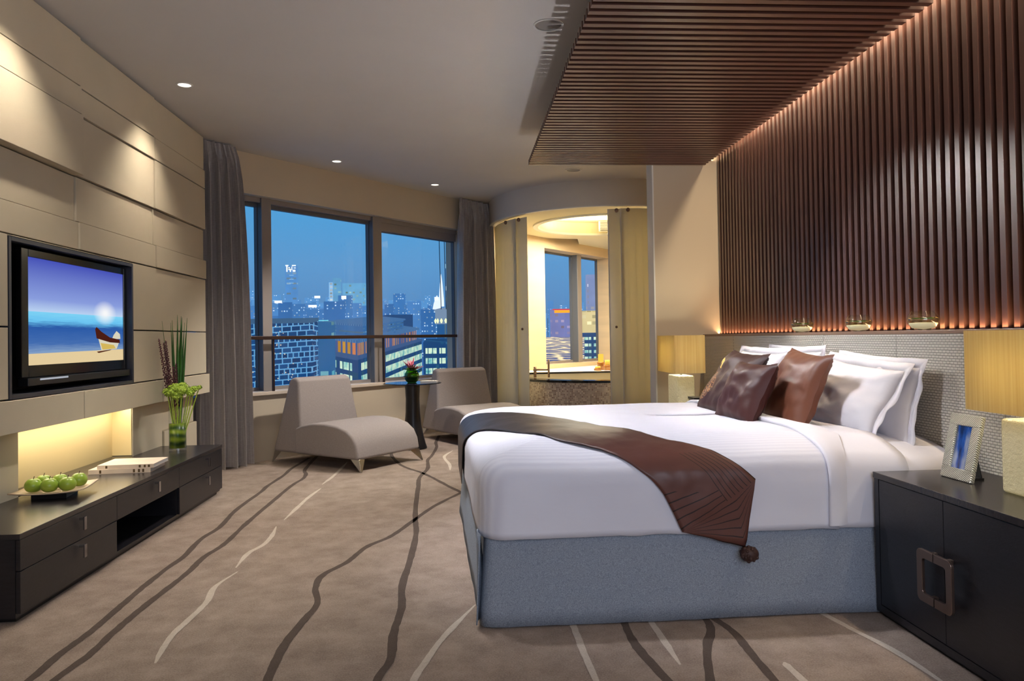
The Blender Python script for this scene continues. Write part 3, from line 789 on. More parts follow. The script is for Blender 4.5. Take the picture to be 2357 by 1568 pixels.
m_pic = t.done(t.bsdf(t.ramp(n, [(.35, rgb(16,34,96)), (.5, rgb(40,90,190)), (.68, rgb(190,200,220))]), .2))
MB().box(B_, W_-B_, -.014, -.008, B_-.004, H_-B_+.004, 0, PM).build('photo', m_pic, pf)
mb = MB(); mb.box(W_*.35, W_*.65, -.075, -.069, 0, .2, 0, PM)
q = [PM @ Vector(p) for p in ((W_*.38,-.018,.2),(W_*.62,-.018,.2))]
mb = MB().prism([(2.02,2.84),(2.065,2.84),(2.065,2.89),(2.02,2.89)], .606, .612)
mb.quad([q[0], q[1], (2.06, 2.843, .612), (2.06, 2.887, .612)]); mb.build('stand', m_black, pf, solid=.003)

# fish bowls on the ledge
for i, (y, lb) in enumerate(((4.85,'small round glass bowl of water, farthest on the headboard ledge'),(4.14,'round glass bowl of water in the middle of the headboard ledge'),(3.54,'round glass bowl of water nearest the camera on the ledge'))):
    c = (2.282, y, LEDGE+.001); b = thing('glass_bowl', lb, 'bowl', c)
    pr = [(.036,0),(.055,.012),(.070,.034),(.0735,.05),(.068,.072),(.058,.088),(.055,.094)]
    MB().lathe(pr, c, 36, cap=False).build('bowl', m_glass, b, smooth=True)
    MB().lathe([(.002,.003),(.05,.010),(.064,.030),(.062,.036),(0,.038)], c, 30).build('sand', m_pebble, b, smooth=True)
    MB().lathe([(.066,.037),(.0705,.05),(.068,.062),(0,.0622)], c, 30, cap=False).build('water', m_water, b, smooth=True)
    mb = MB()
    for k in range(5):
        a = R.uniform(0, 6.28); mb.ball((c[0]+.035*cos(a), c[1]+.03*sin(a), c[2]+.058), .014, 5, sc=(1.6,1,.25))
    mb.build('leaves', m_leaf, b, smooth=True)

# ------------------------------------------------------------------ media cabinet
mc = thing('media_cabinet', 'long low dark cabinet with drawers along the left wall', 'cabinet', (-2.2, 4.76, 0))
x0, x1 = -1.915, -2.535
MB().box(-1.95, -2.38, 3.42, 6.11, 0, .022).build('plinth', m_black, mc)
mb = MB()
mb.box(-2.37, -1.935, 3.39, 6.14, .022, .040); mb.box(-2.37, -2.36, 3.39, 6.14, .04, .362)
for y in (3.39, 4.30, 5.222, 6.122): mb.box(-2.36, -1.935, y, y+.018, .04, .362)
mb.box(-2.36, -1.935, 4.318, 5.222, .215, .228)
mb.build('body', m_dark, mc)
mb = MB(); mb.box(-2.39, -1.913, 3.385, 6.145, .362, .387); mb.box(-2.535, -2.39, 4.25, 5.64, .362, .387)
mb.build('top', m_darktop, mc, bevel=.0015)
def drawer(y0, y1, z0, z1, hy):
    d = MB().box(-1.934, -1.915, y0, y1, z0, z1).build('drawer', m_dark, mc, bevel=.0015)
    zh = z1-.028
    mb = MB(); mb.box(-1.915, -1.893, hy-.007, hy+.007, zh-.006, zh+.006)
    mb.prism([(-1.893,hy-.012),(-1.885,hy-.012),(-1.885,hy+.012),(-1.893,hy+.012)], zh-.055, zh+.010)
    mb.build('handle', m_chrome, d, bevel=.001)
drawer(3.392, 4.305, .226, .359, 3.90); drawer(3.392, 4.305, .042, .222, 3.90)
drawer(4.309, 5.228, .226, .359, 4.83)
drawer(5.232, 6.138, .226, .359, 5.76); drawer(5.232, 6.138, .042, .222, 5.76)

# apples on a plate
CT = .387
pl = thing('fruit_plate', 'square cream plate on a black foot holding green apples', 'plate', (-2.20, 4.22, CT))
RM = Matrix.Translation((-2.205, 4.23, CT)) @ Matrix.Rotation(radians(8), 4, 'Z')
MB().box(-.085, .085, -.085, .085, .0005, .022, 0, RM).build('foot', m_black, pl)
P = []
for i in range(15):
    r = []
    for j in range(15):
        u, v = -1+2*i/14, -1+2*j/14; e = max(abs(u), abs(v)); r.append(RM @ Vector((u*.165, v*.165, .024+.016*e**3+.010*(abs(u*v))**2)))
    P.append(r)
MB().grid(P).build('dish', m_plate, pl, smooth=True, solid=.005)
al = ['green apple at the left front of the plate', 'green apple in the middle of the front row on the plate', 'green apple at the right front of the plate','green apple at the back left of the plate','green apple at the back middle of the plate','green apple at the far right back of the plate']
ap = [(-.085,-.055),(.0,-.075),(.082,-.058),(-.072,.045),(.008,.05),(.098,.062)]
for i, (a, b) in enumerate(ap):
    c = RM @ Vector((a, b, .0285)); r = .0425
    o = thing('apple', al[i], 'apple', tuple(c))
    prof = []
    for k in range(17):
        th = pi*k/16; rr = r*sin(th)*(1+.08*cos(th)); z = r*(1-cos(th)*.92)-(.010*math.exp(-(rr/(r*.3))**2) if th > pi/2 else -.006*math.exp(-(rr/(r*.3))**2))
        prof.append((max(rr, .0002), z))
    MB().lathe(prof, tuple(c), 24, cap=False).build('flesh', m_apple, o, smooth=True)
    MB().tube([tuple(c+Vector((0,0,r*1.72))), tuple(c+Vector((.004,.003,r*2.1)))], .0018, 6).build('stalk', m_twig, o)
# magazines
def magazine(w, h, t, loc, rz, z, label):
    X = Matrix.Translation((loc[0], loc[1], z)) @ Matrix.Rotation(rz, 4, 'Z')
    o = thing('magazine', label, 'magazine', (loc[0], loc[1], z))
    mb = MB(); mb.box(-w/2, w/2, -h/2, h/2, 0, .0015, 0, X); mb.box(-w/2, w/2, -h/2, h/2, t-.0015, t, 0, X); mb.box(-w/2, w/2, -h/2, -h/2+.0015, .0015, t-.0015, 0, X); mb.build('cover', m_paper, o)
    MB().box(-w/2+.002, w/2-.002, -h/2+.0016, h/2-.002, .0016, t-.0016, 0, X).build('pages', m_paperw, o)
    for k in (.08, .11, .135, -.12): MB().box(k, k+.012, -h/2-.0008, -h/2, .004, t-.004, 0, X).build('spine_letter', m_twig, o)
magazine(.37, .29, .028, (-2.165, 5.03), radians(4), CT+.0005, 'cream magazine at the bottom of the pair on the cabinet')
magazine(.34, .28, .024, (-2.13, 5.035), radians(3), CT+.029, 'cream magazine lying on top of the other on the cabinet')

# tall vase
vc = (-2.155, 5.86, CT+.0005)
vs = thing('glass_vase', 'clear cylinder vase lined with green leaves on the cabinet', 'vase', vc)
MB().lathe([(.060,0),(.062,.004),(.062,.33)], vc, 36, cap=False).build('glass', m_glass, vs, smooth=True)
MB().lathe([(.059,.002),(.060,.022)], vc, 30).build('glass_foot', thin_glass('foot_glass', .3), vs)
t = NT('banded_leaf'); w1 = t.n('ShaderNodeTexWave', i_Scale=5.5, i_Distortion=4., bands_direction='Z'); t.l(t.coord(), w1.inputs['Vector'])
m_band = t.done(t.bsdf(t.mix(w1.outputs['Fac'], rgb(34,70,14), rgb(140,160,40)), .3))
MB().lathe([(.058,.022),(.058,.205),(.01,.206)], vc, 36).build('leaf_lining', m_band, vs, smooth=True)
fa = thing('flower_arrangement', 'tall arrangement of blade leaves, purple spikes and lime blossom in vase', 'flowers', (vc[0], vc[1], CT+.2))
def blade(p0, p1, w, bend=0):
    p0, p1 = Vector(p0), Vector(p1); s = Vector((1,-.3,0)).normalized(); rows = []
    for k in range(13):
        u = k/12; c = p0.lerp(p1, u)+Vector((bend*u*u, 0, 0)); ww = w*(.5+.5*min(1, u*3))*(1-max(0, (u-.55)/.45)**1.4)
        rows.append([c-s*ww, c+Vector((0,-.004,0)), c+s*ww])
    return rows
vx, vy = vc[0], vc[1]
for (dx, dx1, zt, w) in ((-.015,-.045,1.36,.008),(-.005,-.028,1.38,.010),(.0,.01,1.42,.014),(.01,.03,1.41,.016),(.012,.042,1.40,.012),(.02,.085,1.395,.010),(-.02,-.105,1.375,.004),(.005,.055,1.36,.010)):
    MB().grid(blade((vx+dx*.5, vy+R.uniform(-.01,.01), .45), (vx+dx1, vy+R.uniform(-.02,.02), zt), w)).build('blade_leaf', m_leaf, fa, smooth=True, solid=.0015)
for (dx, dx1, zt) in ((-.03,-.125,1.24),(-.02,-.09,1.21),(-.012,-.075,1.225),(-.005,-.02,1.03),(.008,.0,1.05)):
    p0 = Vector((vx+dx*.4, vy, .50)); p1 = Vector((vx+dx1, vy-.02, zt)); mb = MB(); mb.tube([p0, p1], .003, 6)
    for k in range(70):
        u = .42+.58*k/70; c = p0.lerp(p1, u); a = k*2.4; rr = .016*(1.15-u)+.003
        mb.ball(c+Vector((cos(a)*rr, sin(a)*rr, 0)), .0065*(1.5-u), 4, sc=(1,1,1.4))
    mb.build('purple_spike', m_purple, fa, smooth=True)
for (bx_, by_, bz_, br) in ((-.045,-.02,.835,.05),(.0,-.03,.865,.055),(.045,-.02,.875,.05),(.08,0,.84,.045),(.02,-.05,.81,.045),(.13,0,.855,.03), (-.02,-.05,.84,.05), (.05,-.05,.85,.05), (.105,-.02,.825,.035), (-.07,-.01,.84,.035), (.16,.01,.865,.018)):
    mb = MB(); c0 = Vector((vx+bx_, vy+by_, bz_))
    for k in range(90):
        a = R.uniform(0, 2*pi); b = R.uniform(-1, 1); d = Vector((cos(a)*sqrt(1-b*b), sin(a)*sqrt(1-b*b), b*.7)); c = c0+d*br*R.uniform(.7,1.1)
        e1 = d.cross(Vector((.3,.2,.9))).normalized()*.008; e2 = d.cross(e1).normalized()*.008
        mb.quad([c-e1, c-e2, c+e1, c+e2+d*.006])
    mb.ball(c0, br*.65, 6); mb.tube([c0, (vx+bx_*.2, vy, .45)], .004, 6)
    mb.build('lime_blossom', m_leaf2, fa)
mb = MB()
for k in range(8):
    a = R.uniform(0, 6.28); mb.tube([(vx+.04*cos(a), vy+.04*sin(a), .42), (vx+.02*cos(a+2), vy+.02*sin(a+2), .80)], .006, 6)
mb.build('stems', mat('pale_stems', (170,150,110), .6, var=.3, vs=30), fa, smooth=True)

# television
tvX = -2.335
tv = thing('television', 'black flat screen television showing a beach with a boat', 'television', (tvX, 4.77, 1.38))
Y0, Y1, Z0, Z1 = 4.205, 5.355, 1.095, 1.685
BY_0, BY_1, BZ0, BZ1 = 4.14, 5.395, 1.03, 1.728
mb = MB(); mb.box(tvX-.07, tvX-.02, BY_0+.02, BY_1-.02, BZ0+.02, BZ1-.02); 
for a in ((BY_0, Y0, BZ0, BZ1), (Y1, BY_1, BZ0, BZ1), (Y0, Y1, Z1, BZ1), (Y0, Y1, BZ0, Z0)): mb.box(tvX-.02, tvX+.012, *a)
mb.build('bezel', mat('piano_black', (12,11,12), .12), tv, bevel=.003)
t = NT('tv_picture'); s = t.n('ShaderNodeSeparateXYZ'); t.l(t.coord('UV'), s.inputs[0]); u_, v_ = s.outputs[0], s.outputs[1]
sky = t.ramp(v_, [(.50, rgb(190,214,246)), (.62, rgb(140,160,226)), (1, rgb(72,84,186))])
nz = t.n('ShaderNodeTexNoise', i_Scale=1., i_Detail=4.); t.l(t.mapping((6,60,1), vec=t.coord('UV')), nz.inputs['Vector'])
vv = t.math('ADD', v_, t.math('MULTIPLY', t.math('SUBTRACT', nz.outputs['Fac'], .5), .09))
sea = t.ramp(vv, [(.12, rgb(130,160,200)), (.2, rgb(70,112,180)), (.36, rgb(44,92,170)), (.42, rgb(110,200,246)), (.51, rgb(130,216,250))])
sand = rgb(232,208,160)
c = t.mix(t.math('GREATER_THAN', v_, .50), sea, sky)
c = t.mix(t.math('GREATER_THAN', t.math('SUBTRACT', v_, t.math('MULTIPLY', u_, .02)), .105), sand, c)
su = t.math('SUBTRACT', u_, .775); sv = t.math('MULTIPLY', t.math('SUBTRACT', v_, .53), 1.)
dd = t.math('SQRT', t.math('ADD', t.math('MULTIPLY', su, su), t.math('MULTIPLY', sv, sv)))
gl = t.ramp(dd, [(0, (1,1,1,1)), (.025, (.9,.9,.9,1)), (.14, (0,0,0,1))])
c = t.mix(gl, c, (1,1,1,1))
e = t.n('ShaderNodeEmission', i_Strength=.95); t.l(c, e.inputs[0]); m_tv = t.done(e.outputs[0])
mb = MB(); xs = tvX+.004
mb.quad([(xs, Y0, Z0), (xs, Y1, Z0), (xs, Y1, Z1), (xs, Y0, Z1)]); uvs = [(0,0),(1,0),(1,1),(0,1)]
def pu(f): return (1/(1/Y0-f*(1/Y0-1/Y1))-Y0)/(Y1-Y0)
def tq(pts, m):
    mb.quad([(xs+.001+.0003*m, Y0+(Y1-Y0)*a, Z0+(Z1-Z0)*b) for a, b in [(pu(q), v) for q, v in pts]], m); uvs.extend([(0,0)]*len(pts))
tq([(.735,.26),(.77,.12),(.93,.13),(.955,.20),(.86,.215),(.74,.285)], 1)
tq([(.705,.35),(.72,.25),(.86,.205),(.965,.195),(.962,.235),(.86,.26),(.77,.325),(.72,.375)], 2)
tq([(.76,.20),(.78,.125),(.92,.135),(.90,.175)], 3)
tq([(.72,.105),(.88,.125),(.86,.115),(.74,.09)], 2)
tq([(.88,.24),(.97,.245),(.965,.30),(.93,.335),(.90,.29)], 1)
mb.uv = uvs
mb.build('screen', [m_tv, emis('boat_hull', (226,220,196), .9), emis('boat_strake', (84,34,24), .8), emis('boat_keel', (222,190,96), .9)], tv)
MB().box(tvX-.02, tvX+.035, BY_0+.02, BY_1, .985, 1.028).build('speaker_bar', m_black, tv, bevel=.004)
MB().box(tvX+.035, tvX+.038, 4.27, 4.56, 1.012, 1.022).build('light_strip', emis('strip_white', (200,205,215), .7), tv)
MB().box(tvX-.10, tvX-.07, 4.6, 4.95, 1.2, 1.5).build('wall_mount', m_black, tv)

# ------------------------------------------------------------------ curtains
def curtain(t0, t1, b0, b1, label, nf, seed, bulge=0, z0=.015, z1=CEIL-.012, o=-.15):
    mb = MB(); P = []; NW = nf*14; NZ = 30
    for k in range(NZ+1):
        z = z1+(z0-z1)*k/NZ; f = k/NZ; row = []
        s = min(1, f/.12); e = s*s*(3-2*s)
        for i in range(NW+1):
            u = i/NW
            a0 = t0+(b0-t0)*(f**.5); a1 = t1+(b1-t1)*(f**.45)
            uu = u + .018*noise.noise(Vector((u*5+seed, f*1.4, 0)))*e
            tt = a0+(a1-a0)*uu
            ph = 2*pi*nf*(u+.035*noise.noise(Vector((u*4, f*.8, seed))))
            am = (.020+.055*e)*(1+.35*noise.noise(Vector((u*7, 1, seed))))
            oo = o - am*sin(ph) + (.012*sin(ph*2.7)*(1-e))
            row.append(fac(tt+.35*am*cos(ph), oo, z))
        P.append(row)
    mb.grid(P); ob = mb.build('curtain', m_curt, smooth=True); tag(ob, label, 'curtain'); return ob
curtain(-.52, -.10, -.56, .055, 'floor length grey silk curtain beside the panelled left wall', 5, 1)
curtain(3.32, 4.00, 3.24, 4.12, 'floor length grey silk curtain beside the curved bathroom glass', 6, 4, o=-.12)

# ------------------------------------------------------------------ lounge chairs
def taper_prism(poly, half_b, half_t, zb, zt, nseg=1):
    """extrude xz outline across y; width varies with z"""
    mb = MB(); n = len(poly)
    def hw(z): return half_b+(half_t-half_b)*(z-zb)/(zt-zb)
    for s in (-1, 1): mb.v += [(x, s*hw(z), z) for x, z in poly]
    mb.f.append(tuple(range(n))); mb.f.append(tuple(range(2*n-1, n-1, -1))); mb.m += [0, 0]
    for i in range(n):
        j = (i+1) % n; mb.f.append((j, i, n+i, n+j)); mb.m.append(0)
    return mb
def lounge(loc, rz, label):
    r = thing('lounge_chair', label, 'chair', loc, rz); r['_w'] = (0,0,0)
    back = [(.02,.11),(.19,.80),(.21,.835),(.26,.845),(.31,.835),(.335,.80),(.405,.37),(.41,.11)]
    taper_prism(back, .415, .345, .1, .84).build('backrest', m_chair, r, local=True, bevel=.03, seg=4)
    seat = [(.36,.11),(.36,.355),(.45,.385),(.60,.415),(.78,.42),(.95,.405),(1.08,.37),(1.165,.31),(1.21,.23),(1.235,.11)]
    taper_prism(seat, .425, .425, 0, 1).build('seat', m_chair, r, local=True, bevel=.028, seg=4)
    for sx, sy in ((0,1),(0,-1),(1,1),(1,-1)):
        a = [(1.235,.41*sy),(1.12,.41*sy),(1.20,.30*sy)] if sx else [(.03,.40*sy),(.13,.40*sy),(.04,.30*sy)]
        tip_ = (1.275, .42*sy) if sx else (.0, .41*sy)
        mb = MB(); q = .008
        top = [(x, y, .115) for x, y in a]; bot = [(tip_[0]+(x-a[0][0])*.14, tip_[1]+(y-a[0][1])*.14, 0.001) for x, y in a]
        mb.v = top+bot; mb.f = [(0,1,2),(5,4,3),(0,3,4,1),(1,4,5,2),(2,5,3,0)]; mb.m = [0]*5
        mb.build('leg', m_chrome, r, local=True, bevel=.002)
    return r
fx = Vector((.80,-.60))
# chair local: x forward, y to the left; near side is -y
def place_chair(rear_near, ang, label):
    a = radians(ang); f = Vector((cos(a), sin(a))); s = Vector((-sin(a), cos(a)))
    o = Vector(rear_near)+s*.41
    return lounge((o.x, o.y, 0), a, label)
place_chair((-1.90, 7.66), -38.5, 'grey upholstered armless lounge chair left of the round table')
place_chair((-.50, 9.30), -60, 'grey upholstered armless lounge chair half hidden behind the bed')

# round table and its things
tc = (-.535, 8.33, 0)
rtb = thing('side_table', 'round black glass table on a flared pedestal between the lounge chairs', 'table', tc)
MB().lathe([(.150,0),(.152,.015),(.140,.05),(.115,.14),(.092,.26),(.080,.40),(.076,.55),(.083,.70),(.083,.712)], tc, 40).build('pedestal', mat('black_satin', (24,24,28), .35), rtb, smooth=True)
MB().lathe([(.31,.713),(.322,.718),(.322,.722),(.31,.726)], tc, 56).build('tabletop', mat('black_glass', (26,28,34), .06), rtb, smooth=False)
tz = .7265
g = thing('round_vase', 'green round glass vase on the black side table', 'vase', (tc[0]+.0, tc[1]+.0, tz))
c = (tc[0]-.005, tc[1], tz)
MB().lathe([(.045,0),(.07,.025),(.082,.065),(.078,.10),(.058,.13),(.048,.145),(.062,.165)], c, 32, cap=False).build('glass', m_gglass, g, smooth=True)
MB().lathe([(.04,.004),(.066,.03),(.077,.065),(.072,.1),(.01,.11)], c, 32).build('leaf_lining', m_band, g, smooth=True)
fl = thing('flower', 'pink and green spiky flower in the round green vase', 'flower', (c[0], c[1], tz+.13))
for nm, mt, cnt, ln, el0, el1 in (('pink_petal', m_pink, 26, .15, .35, 1.45), ('green_sepal', m_leaf, 12, .12, .0, .5)):
    mb = MB()
    for k in range(cnt):
        a = k*2.399; el = el0+(el1-el0)*((k*.618) % 1); d = Vector((cos(a)*cos(el), sin(a)*cos(el), sin(el)))
        p0 = Vector((c[0], c[1], tz+.13)); p1 = p0+d*ln*R.uniform(.75,1.05); s = d.cross(Vector((.1,.2,1))).normalized()
        w = .011 if nm[0] == 'p' else .02
        mb.grid([[p0-s*.004, p0+s*.004], [p0.lerp(p1,.5)-s*w, p0.lerp(p1,.5)+s*w], [p0.lerp(p1,.85)-s*w*.6, p0.lerp(p1,.85)+s*w*.6], [p1-s*.001, p1+s*.001]])
    mb.build(nm, mt, fl, solid=.002)
bk = thing('booklet', 'small cream booklet lying flat on the round black side table', 'booklet', (tc[0]+.20, tc[1]+.05, tz))
X = Matrix.Translation((tc[0]+.185, tc[1]+.06, tz+.0005)) @ Matrix.Rotation(radians(-8), 4, 'Z')
MB().box(-.09, .09, -.07, .07, 0, .012, 0, X).build('pages', m_paperw, bk); MB().box(-.092, .092, -.072, .072, .012, .014, 0, X).build('cover', m_paper, bk)

# ------------------------------------------------------------------ ceiling downlights
def downlight(x, y, label, lit=True, power=60, size=100, blend=.6, color=(1,.86,.68), aim=(0,0), r=.047):
    d = thing('downlight', label, 'ceiling light', (x, y, CEIL))
    MB().lathe([(r,-.001),(r+.012,-.001),(r+.012,-.006),(r,-.006)], (x,y,CEIL), 28, cap=False).build('trim_ring', m_white, d)
    MB().lathe([(.001,-.0015),(r,-.002)], (x,y,CEIL), 28, cap=True).build('lens', emis('lens_glow', (255,244,225), 3) if lit else mat('lens_off', (150,145,140), .4), d)
    if power:
        L = bpy.data.lights.new('spot', 'SPOT'); L.energy = power; L.spot_size = radians(size); L.spot_blend = blend; L.color = color; L.shadow_soft_size = .03
        o = bpy.data.objects.new('spot', L); COL.objects.link(o); o.location = (x, y, CEIL-.03)
        o.rotation_euler = (radians(aim[1]), radians(aim[0]), 0)
    return d
W_C = (1,.88,.72)
downlight(-1.99, 5.606, 'small round lit downlight nearest the left wall panels', power=78, size=98, blend=1., color=W_C)
downlight(-1.99, 3.90, 'lit downlight near the left wall just above the television', power=78, size=98, blend=1., color=W_C)
downlight(-1.99, 2.10, 'lit downlight near the left wall closest to the camera', power=22, size=98, blend=1., color=W_C)
downlight(-1.272, 7.97, 'small round lit downlight above the left lounge chair', power=85, size=74, blend=.9, color=(1,.88,.74))
downlight(-.28, 9.18, 'small round lit downlight near the right curtain', power=85, size=74, blend=.9, color=(1,.88,.74))
downlight(.563, 4.481, 'unlit recessed ceiling ring beside the slatted canopy', lit=False, power=0, r=.08)
downlight(1.313, 8.385, 'unlit recessed ceiling ring in front of the curved bathroom bulkhead', lit=False, power=0, r=.08)

# ------------------------------------------------------------------ lights
def area(name, loc, size, power, color, rot=(0,0,0), sy=None, spread=180):
    L = bpy.data.lights.new(name, 'AREA'); L.energy = power; L.color = color; L.size = size
    if sy: L.shape = 'RECTANGLE'; L.size_y = sy
    L.spread = radians(spread)
    o = bpy.data.objects.new(name, L); COL.objects.link(o); o.location = loc; o.rotation_euler = rot; return o
def spot(name, loc, target, power, color, size, blend=.5, rad=.05):
    L = bpy.data.lights.new(name, 'SPOT'); L.energy = power; L.color = color; L.spot_size = radians(size); L.spot_blend = blend; L.shadow_soft_size = rad
    o = bpy.data.objects.new(name, L); COL.objects.link(o); o.location = loc
    d = Vector(target)-Vector(loc); o.rotation_euler = d.to_track_quat('-Z', 'Y').to_euler(); return o
# cove between canopy and slatted wall
spot('head_spot', (.5, 5.9, 2.70), (2.15, 3.6, .95), 200, (1,.96,.92), 44, .6, .05)  # spot added to brighten headboard and near pillows, not part of the cove
area('cove_light', (2.30, 4.2, 2.80), .05, 9, (1,.76,.5), (0, radians(180+25), 0), 5.0)
area('cove_down', (2.33, 3.85, 2.93), .04, 46, (1,.80,.56), (0, radians(12), 0), 4.5)
# small uplight strip behind the ledge
area('ledge_uplight', (2.352, 4.2, LEDGE+.006), .012, 11, (1,.6,.3), (0, radians(180), 0), 5.0, 150)
# niche strip
area('niche_strip', (-2.42, 4.95, .75), .10, 4.6, (1,.87,.62), (0, 0, 0), 1.35)
# bathroom coffer + general
area('coffer_light', (CX0, CY0, 2.81), 1.3, 40, (1,.86,.52), (radians(180), 0, 0))
area('bath_light', (CX0+.1, CY0+.6, 2.75), 1.2, 125, (1,.90,.70), (0, 0, 0))
# cool key over the bed from window side
area('front_fill', (.8, -1.1, 1.75), 2.2, 60, (.76,.83,1), (radians(82), 0, 0), 1.5)  # unseen fill behind the camera, added to brighten the room
spot('floor_spot', (-.75, 5.0, 3.06), (-.95, 4.8, 0), 190, (1,.94,.86), 88, .9, .06)
spot('bed_spot', (-.35, 3.9, 3.05), (1.0, 4.3, .6), 310, (.90,.92,1), 72, .8, .08)
spot('chair_spot', (.55, 7.2, 3.05), (-1.1, 7.6, .3), 300, (1,.95,.9), 76, .6, .05)
spot('canopy_up', (.98, 4.80, .85), (.75, 4.7, 3.1), 45, (.92,.92,1), 125, .4, .012)  # unseen upward spot over the bed, added to throw canopy shadow on ceiling

# world: dusk sky
w = bpy.data.worlds.new('dusk'); SC.world = w; w.use_nodes = True; nt = w.node_tree; nt.nodes.clear()
out = nt.nodes.new('ShaderNodeOutputWorld'); bg = nt.nodes.new('ShaderNodeBackground'); tc_ = nt.nodes.new('ShaderNodeTexCoord'); sp_ = nt.nodes.new('ShaderNodeSeparateXYZ'); rp = nt.nodes.new('ShaderNodeValToRGB')
nt.links.new(tc_.outputs['Generated'], sp_.inputs[0]); nt.links.new(sp_.outputs[2], rp.inputs[0]); nt.links.new(rp.outputs[0], bg.inputs[0]); nt.links.new(bg.outputs[0], out.inputs[0])
st = [(0.0, rgb(70,120,175)), (.045, rgb(92,145,198)), (.10, rgb(98,158,210)), (.19, rgb(78,165,222)), (.6, rgb(50,110,190))]
e = rp.color_ramp.elements
while len(e) < len(st): e.new(.5)
for i, (p, c) in enumerate(st): e[i].position = p; e[i].color = c
bg.inputs[1].default_value = 1.0

# ------------------------------------------------------------------ city outside (sheared up with distance to lift its horizon; dusk light in emissive colours)
SH = .0547
def hz(c, d):
    k = min(.93, 1-math.exp(-d/620.)); s = (86,142,196)
    return tuple(int(a*(1-k)+b*k) for a, b in zip(c, s))
_fm = {}
def facade(name, wall, lit1, lit2, wu, wz, fu, fz, prob, st=1.3, seed=0, uy=.6):
    t = NT(name); g = t.n('ShaderNodeNewGeometry'); s = t.n('ShaderNodeSeparateXYZ'); t.l(g.outputs['Position'], s.inputs[0])
    u = t.math('DIVIDE', t.math('ADD', s.outputs[0], t.math('MULTIPLY', s.outputs[1], uy)), wu)
    z = t.math('DIVIDE', t.math('ADD', t.math('SUBTRACT', s.outputs[2], t.math('MULTIPLY', s.outputs[1], SH)), 400.), wz)
    cu, cz = t.math('FLOOR', u), t.math('FLOOR', z)
    cb = t.n('ShaderNodeCombineXYZ'); t.l(cu, cb.inputs[0]); t.l(cz, cb.inputs[1]); cb.inputs[2].default_value = seed
    wn = t.n('ShaderNodeTexWhiteNoise', noise_dimensions='3D'); t.l(cb.outputs[0], wn.inputs[0])
    on = t.math('LESS_THAN', wn.outputs['Value'], prob)
    m = t.math('MULTIPLY', t.math('LESS_THAN', t.math('FRACT', u), fu), t.math('LESS_THAN', t.math('FRACT', z), fz))
    m = t.math('MULTIPLY', m, on)
    sc = t.n('ShaderNodeSeparateColor'); t.l(wn.outputs['Color'], sc.inputs[0])
    col = t.mix(sc.outputs[1], rgb(*lit1), rgb(*lit2))
    bv = t.math('MULTIPLY_ADD', sc.outputs[2], .8*st, .35*st)
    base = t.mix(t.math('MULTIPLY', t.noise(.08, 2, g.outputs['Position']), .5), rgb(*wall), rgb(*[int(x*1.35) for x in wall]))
    e1 = t.n('ShaderNodeEmission'); t.l(base, e1.inputs[0]); e2 = t.n('ShaderNodeEmission'); t.l(col, e2.inputs[0]); t.l(bv, e2.inputs[1])  # walls emit their base colour, with dusk light and haze painted in
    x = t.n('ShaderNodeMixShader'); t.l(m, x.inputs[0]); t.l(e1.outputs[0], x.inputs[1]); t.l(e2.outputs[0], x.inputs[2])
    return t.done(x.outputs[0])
def zs(zc, y): return zc+SH*y
def sheared(mb):
    mb.v = [(x, y, z+SH*y) for x, y, z in mb.v]; return mb
def block(px0, px1, ytop, Y, mt, label, dep=None, group=None, rot=0., roof=None, nm='tower_block', base=-80):
    a, b = atY(px0, ytop, Y), atY(px1, ytop, Y); w = b.x-a.x; dep = dep or w*.8
    ztop = (a.z+b.z)/2-SH*Y; cx = (a.x+b.x)/2
    c, s = cos(rot), sin(rot); poly = [(cx+x*c-y*s, Y+dep/2+x*s+y*c) for x, y in ((-w/2,-dep/2),(w/2,-dep/2),(w/2,dep/2),(-w/2,dep/2))]
    mb = MB().prism(poly, base, ztop); sheared(mb)
    r = thing(nm, label, 'building', (cx, Y+dep/2, base+SH*Y), group=group)
    mb.build('walls', mt, r)
    if roof:
        m2 = MB().prism([(cx+(x-cx)*1.03, y) for x, y in poly], ztop, ztop+w*.05); sheared(m2); m2.build('roof', roof, r)
    return r, cx, ztop, w
# ground
mb = MB(); mb.quad([(-900, 60, -85), (900, 60, -85), (1400, 3000, -85), (-1400, 3000, -85)]); sheared(mb)
t = NT('city_floor_lights'); g = t.n('ShaderNodeNewGeometry'); p = g.outputs['Position']
n = t.noise(.05, 3, p); vo = t.n('ShaderNodeTexVoronoi', i_Scale=.09); t.l(p, vo.inputs['Vector'])
m = t.math('LESS_THAN', vo.outputs['Distance'], .16)
c = t.mix(m, t.ramp(n, [(.3, rgb(44,88,140)), (.7, rgb(70,120,172))]), rgb(235,230,210))  # ground glows too, blue haze painted into its base colour
e = t.n('ShaderNodeEmission', i_Strength=.9); t.l(c, e.inputs[0])
tag(mb.build('city_ground', t.done(e.outputs[0])), 'hazy blue city district spread out far below the window', 'ground', kind='stuff')
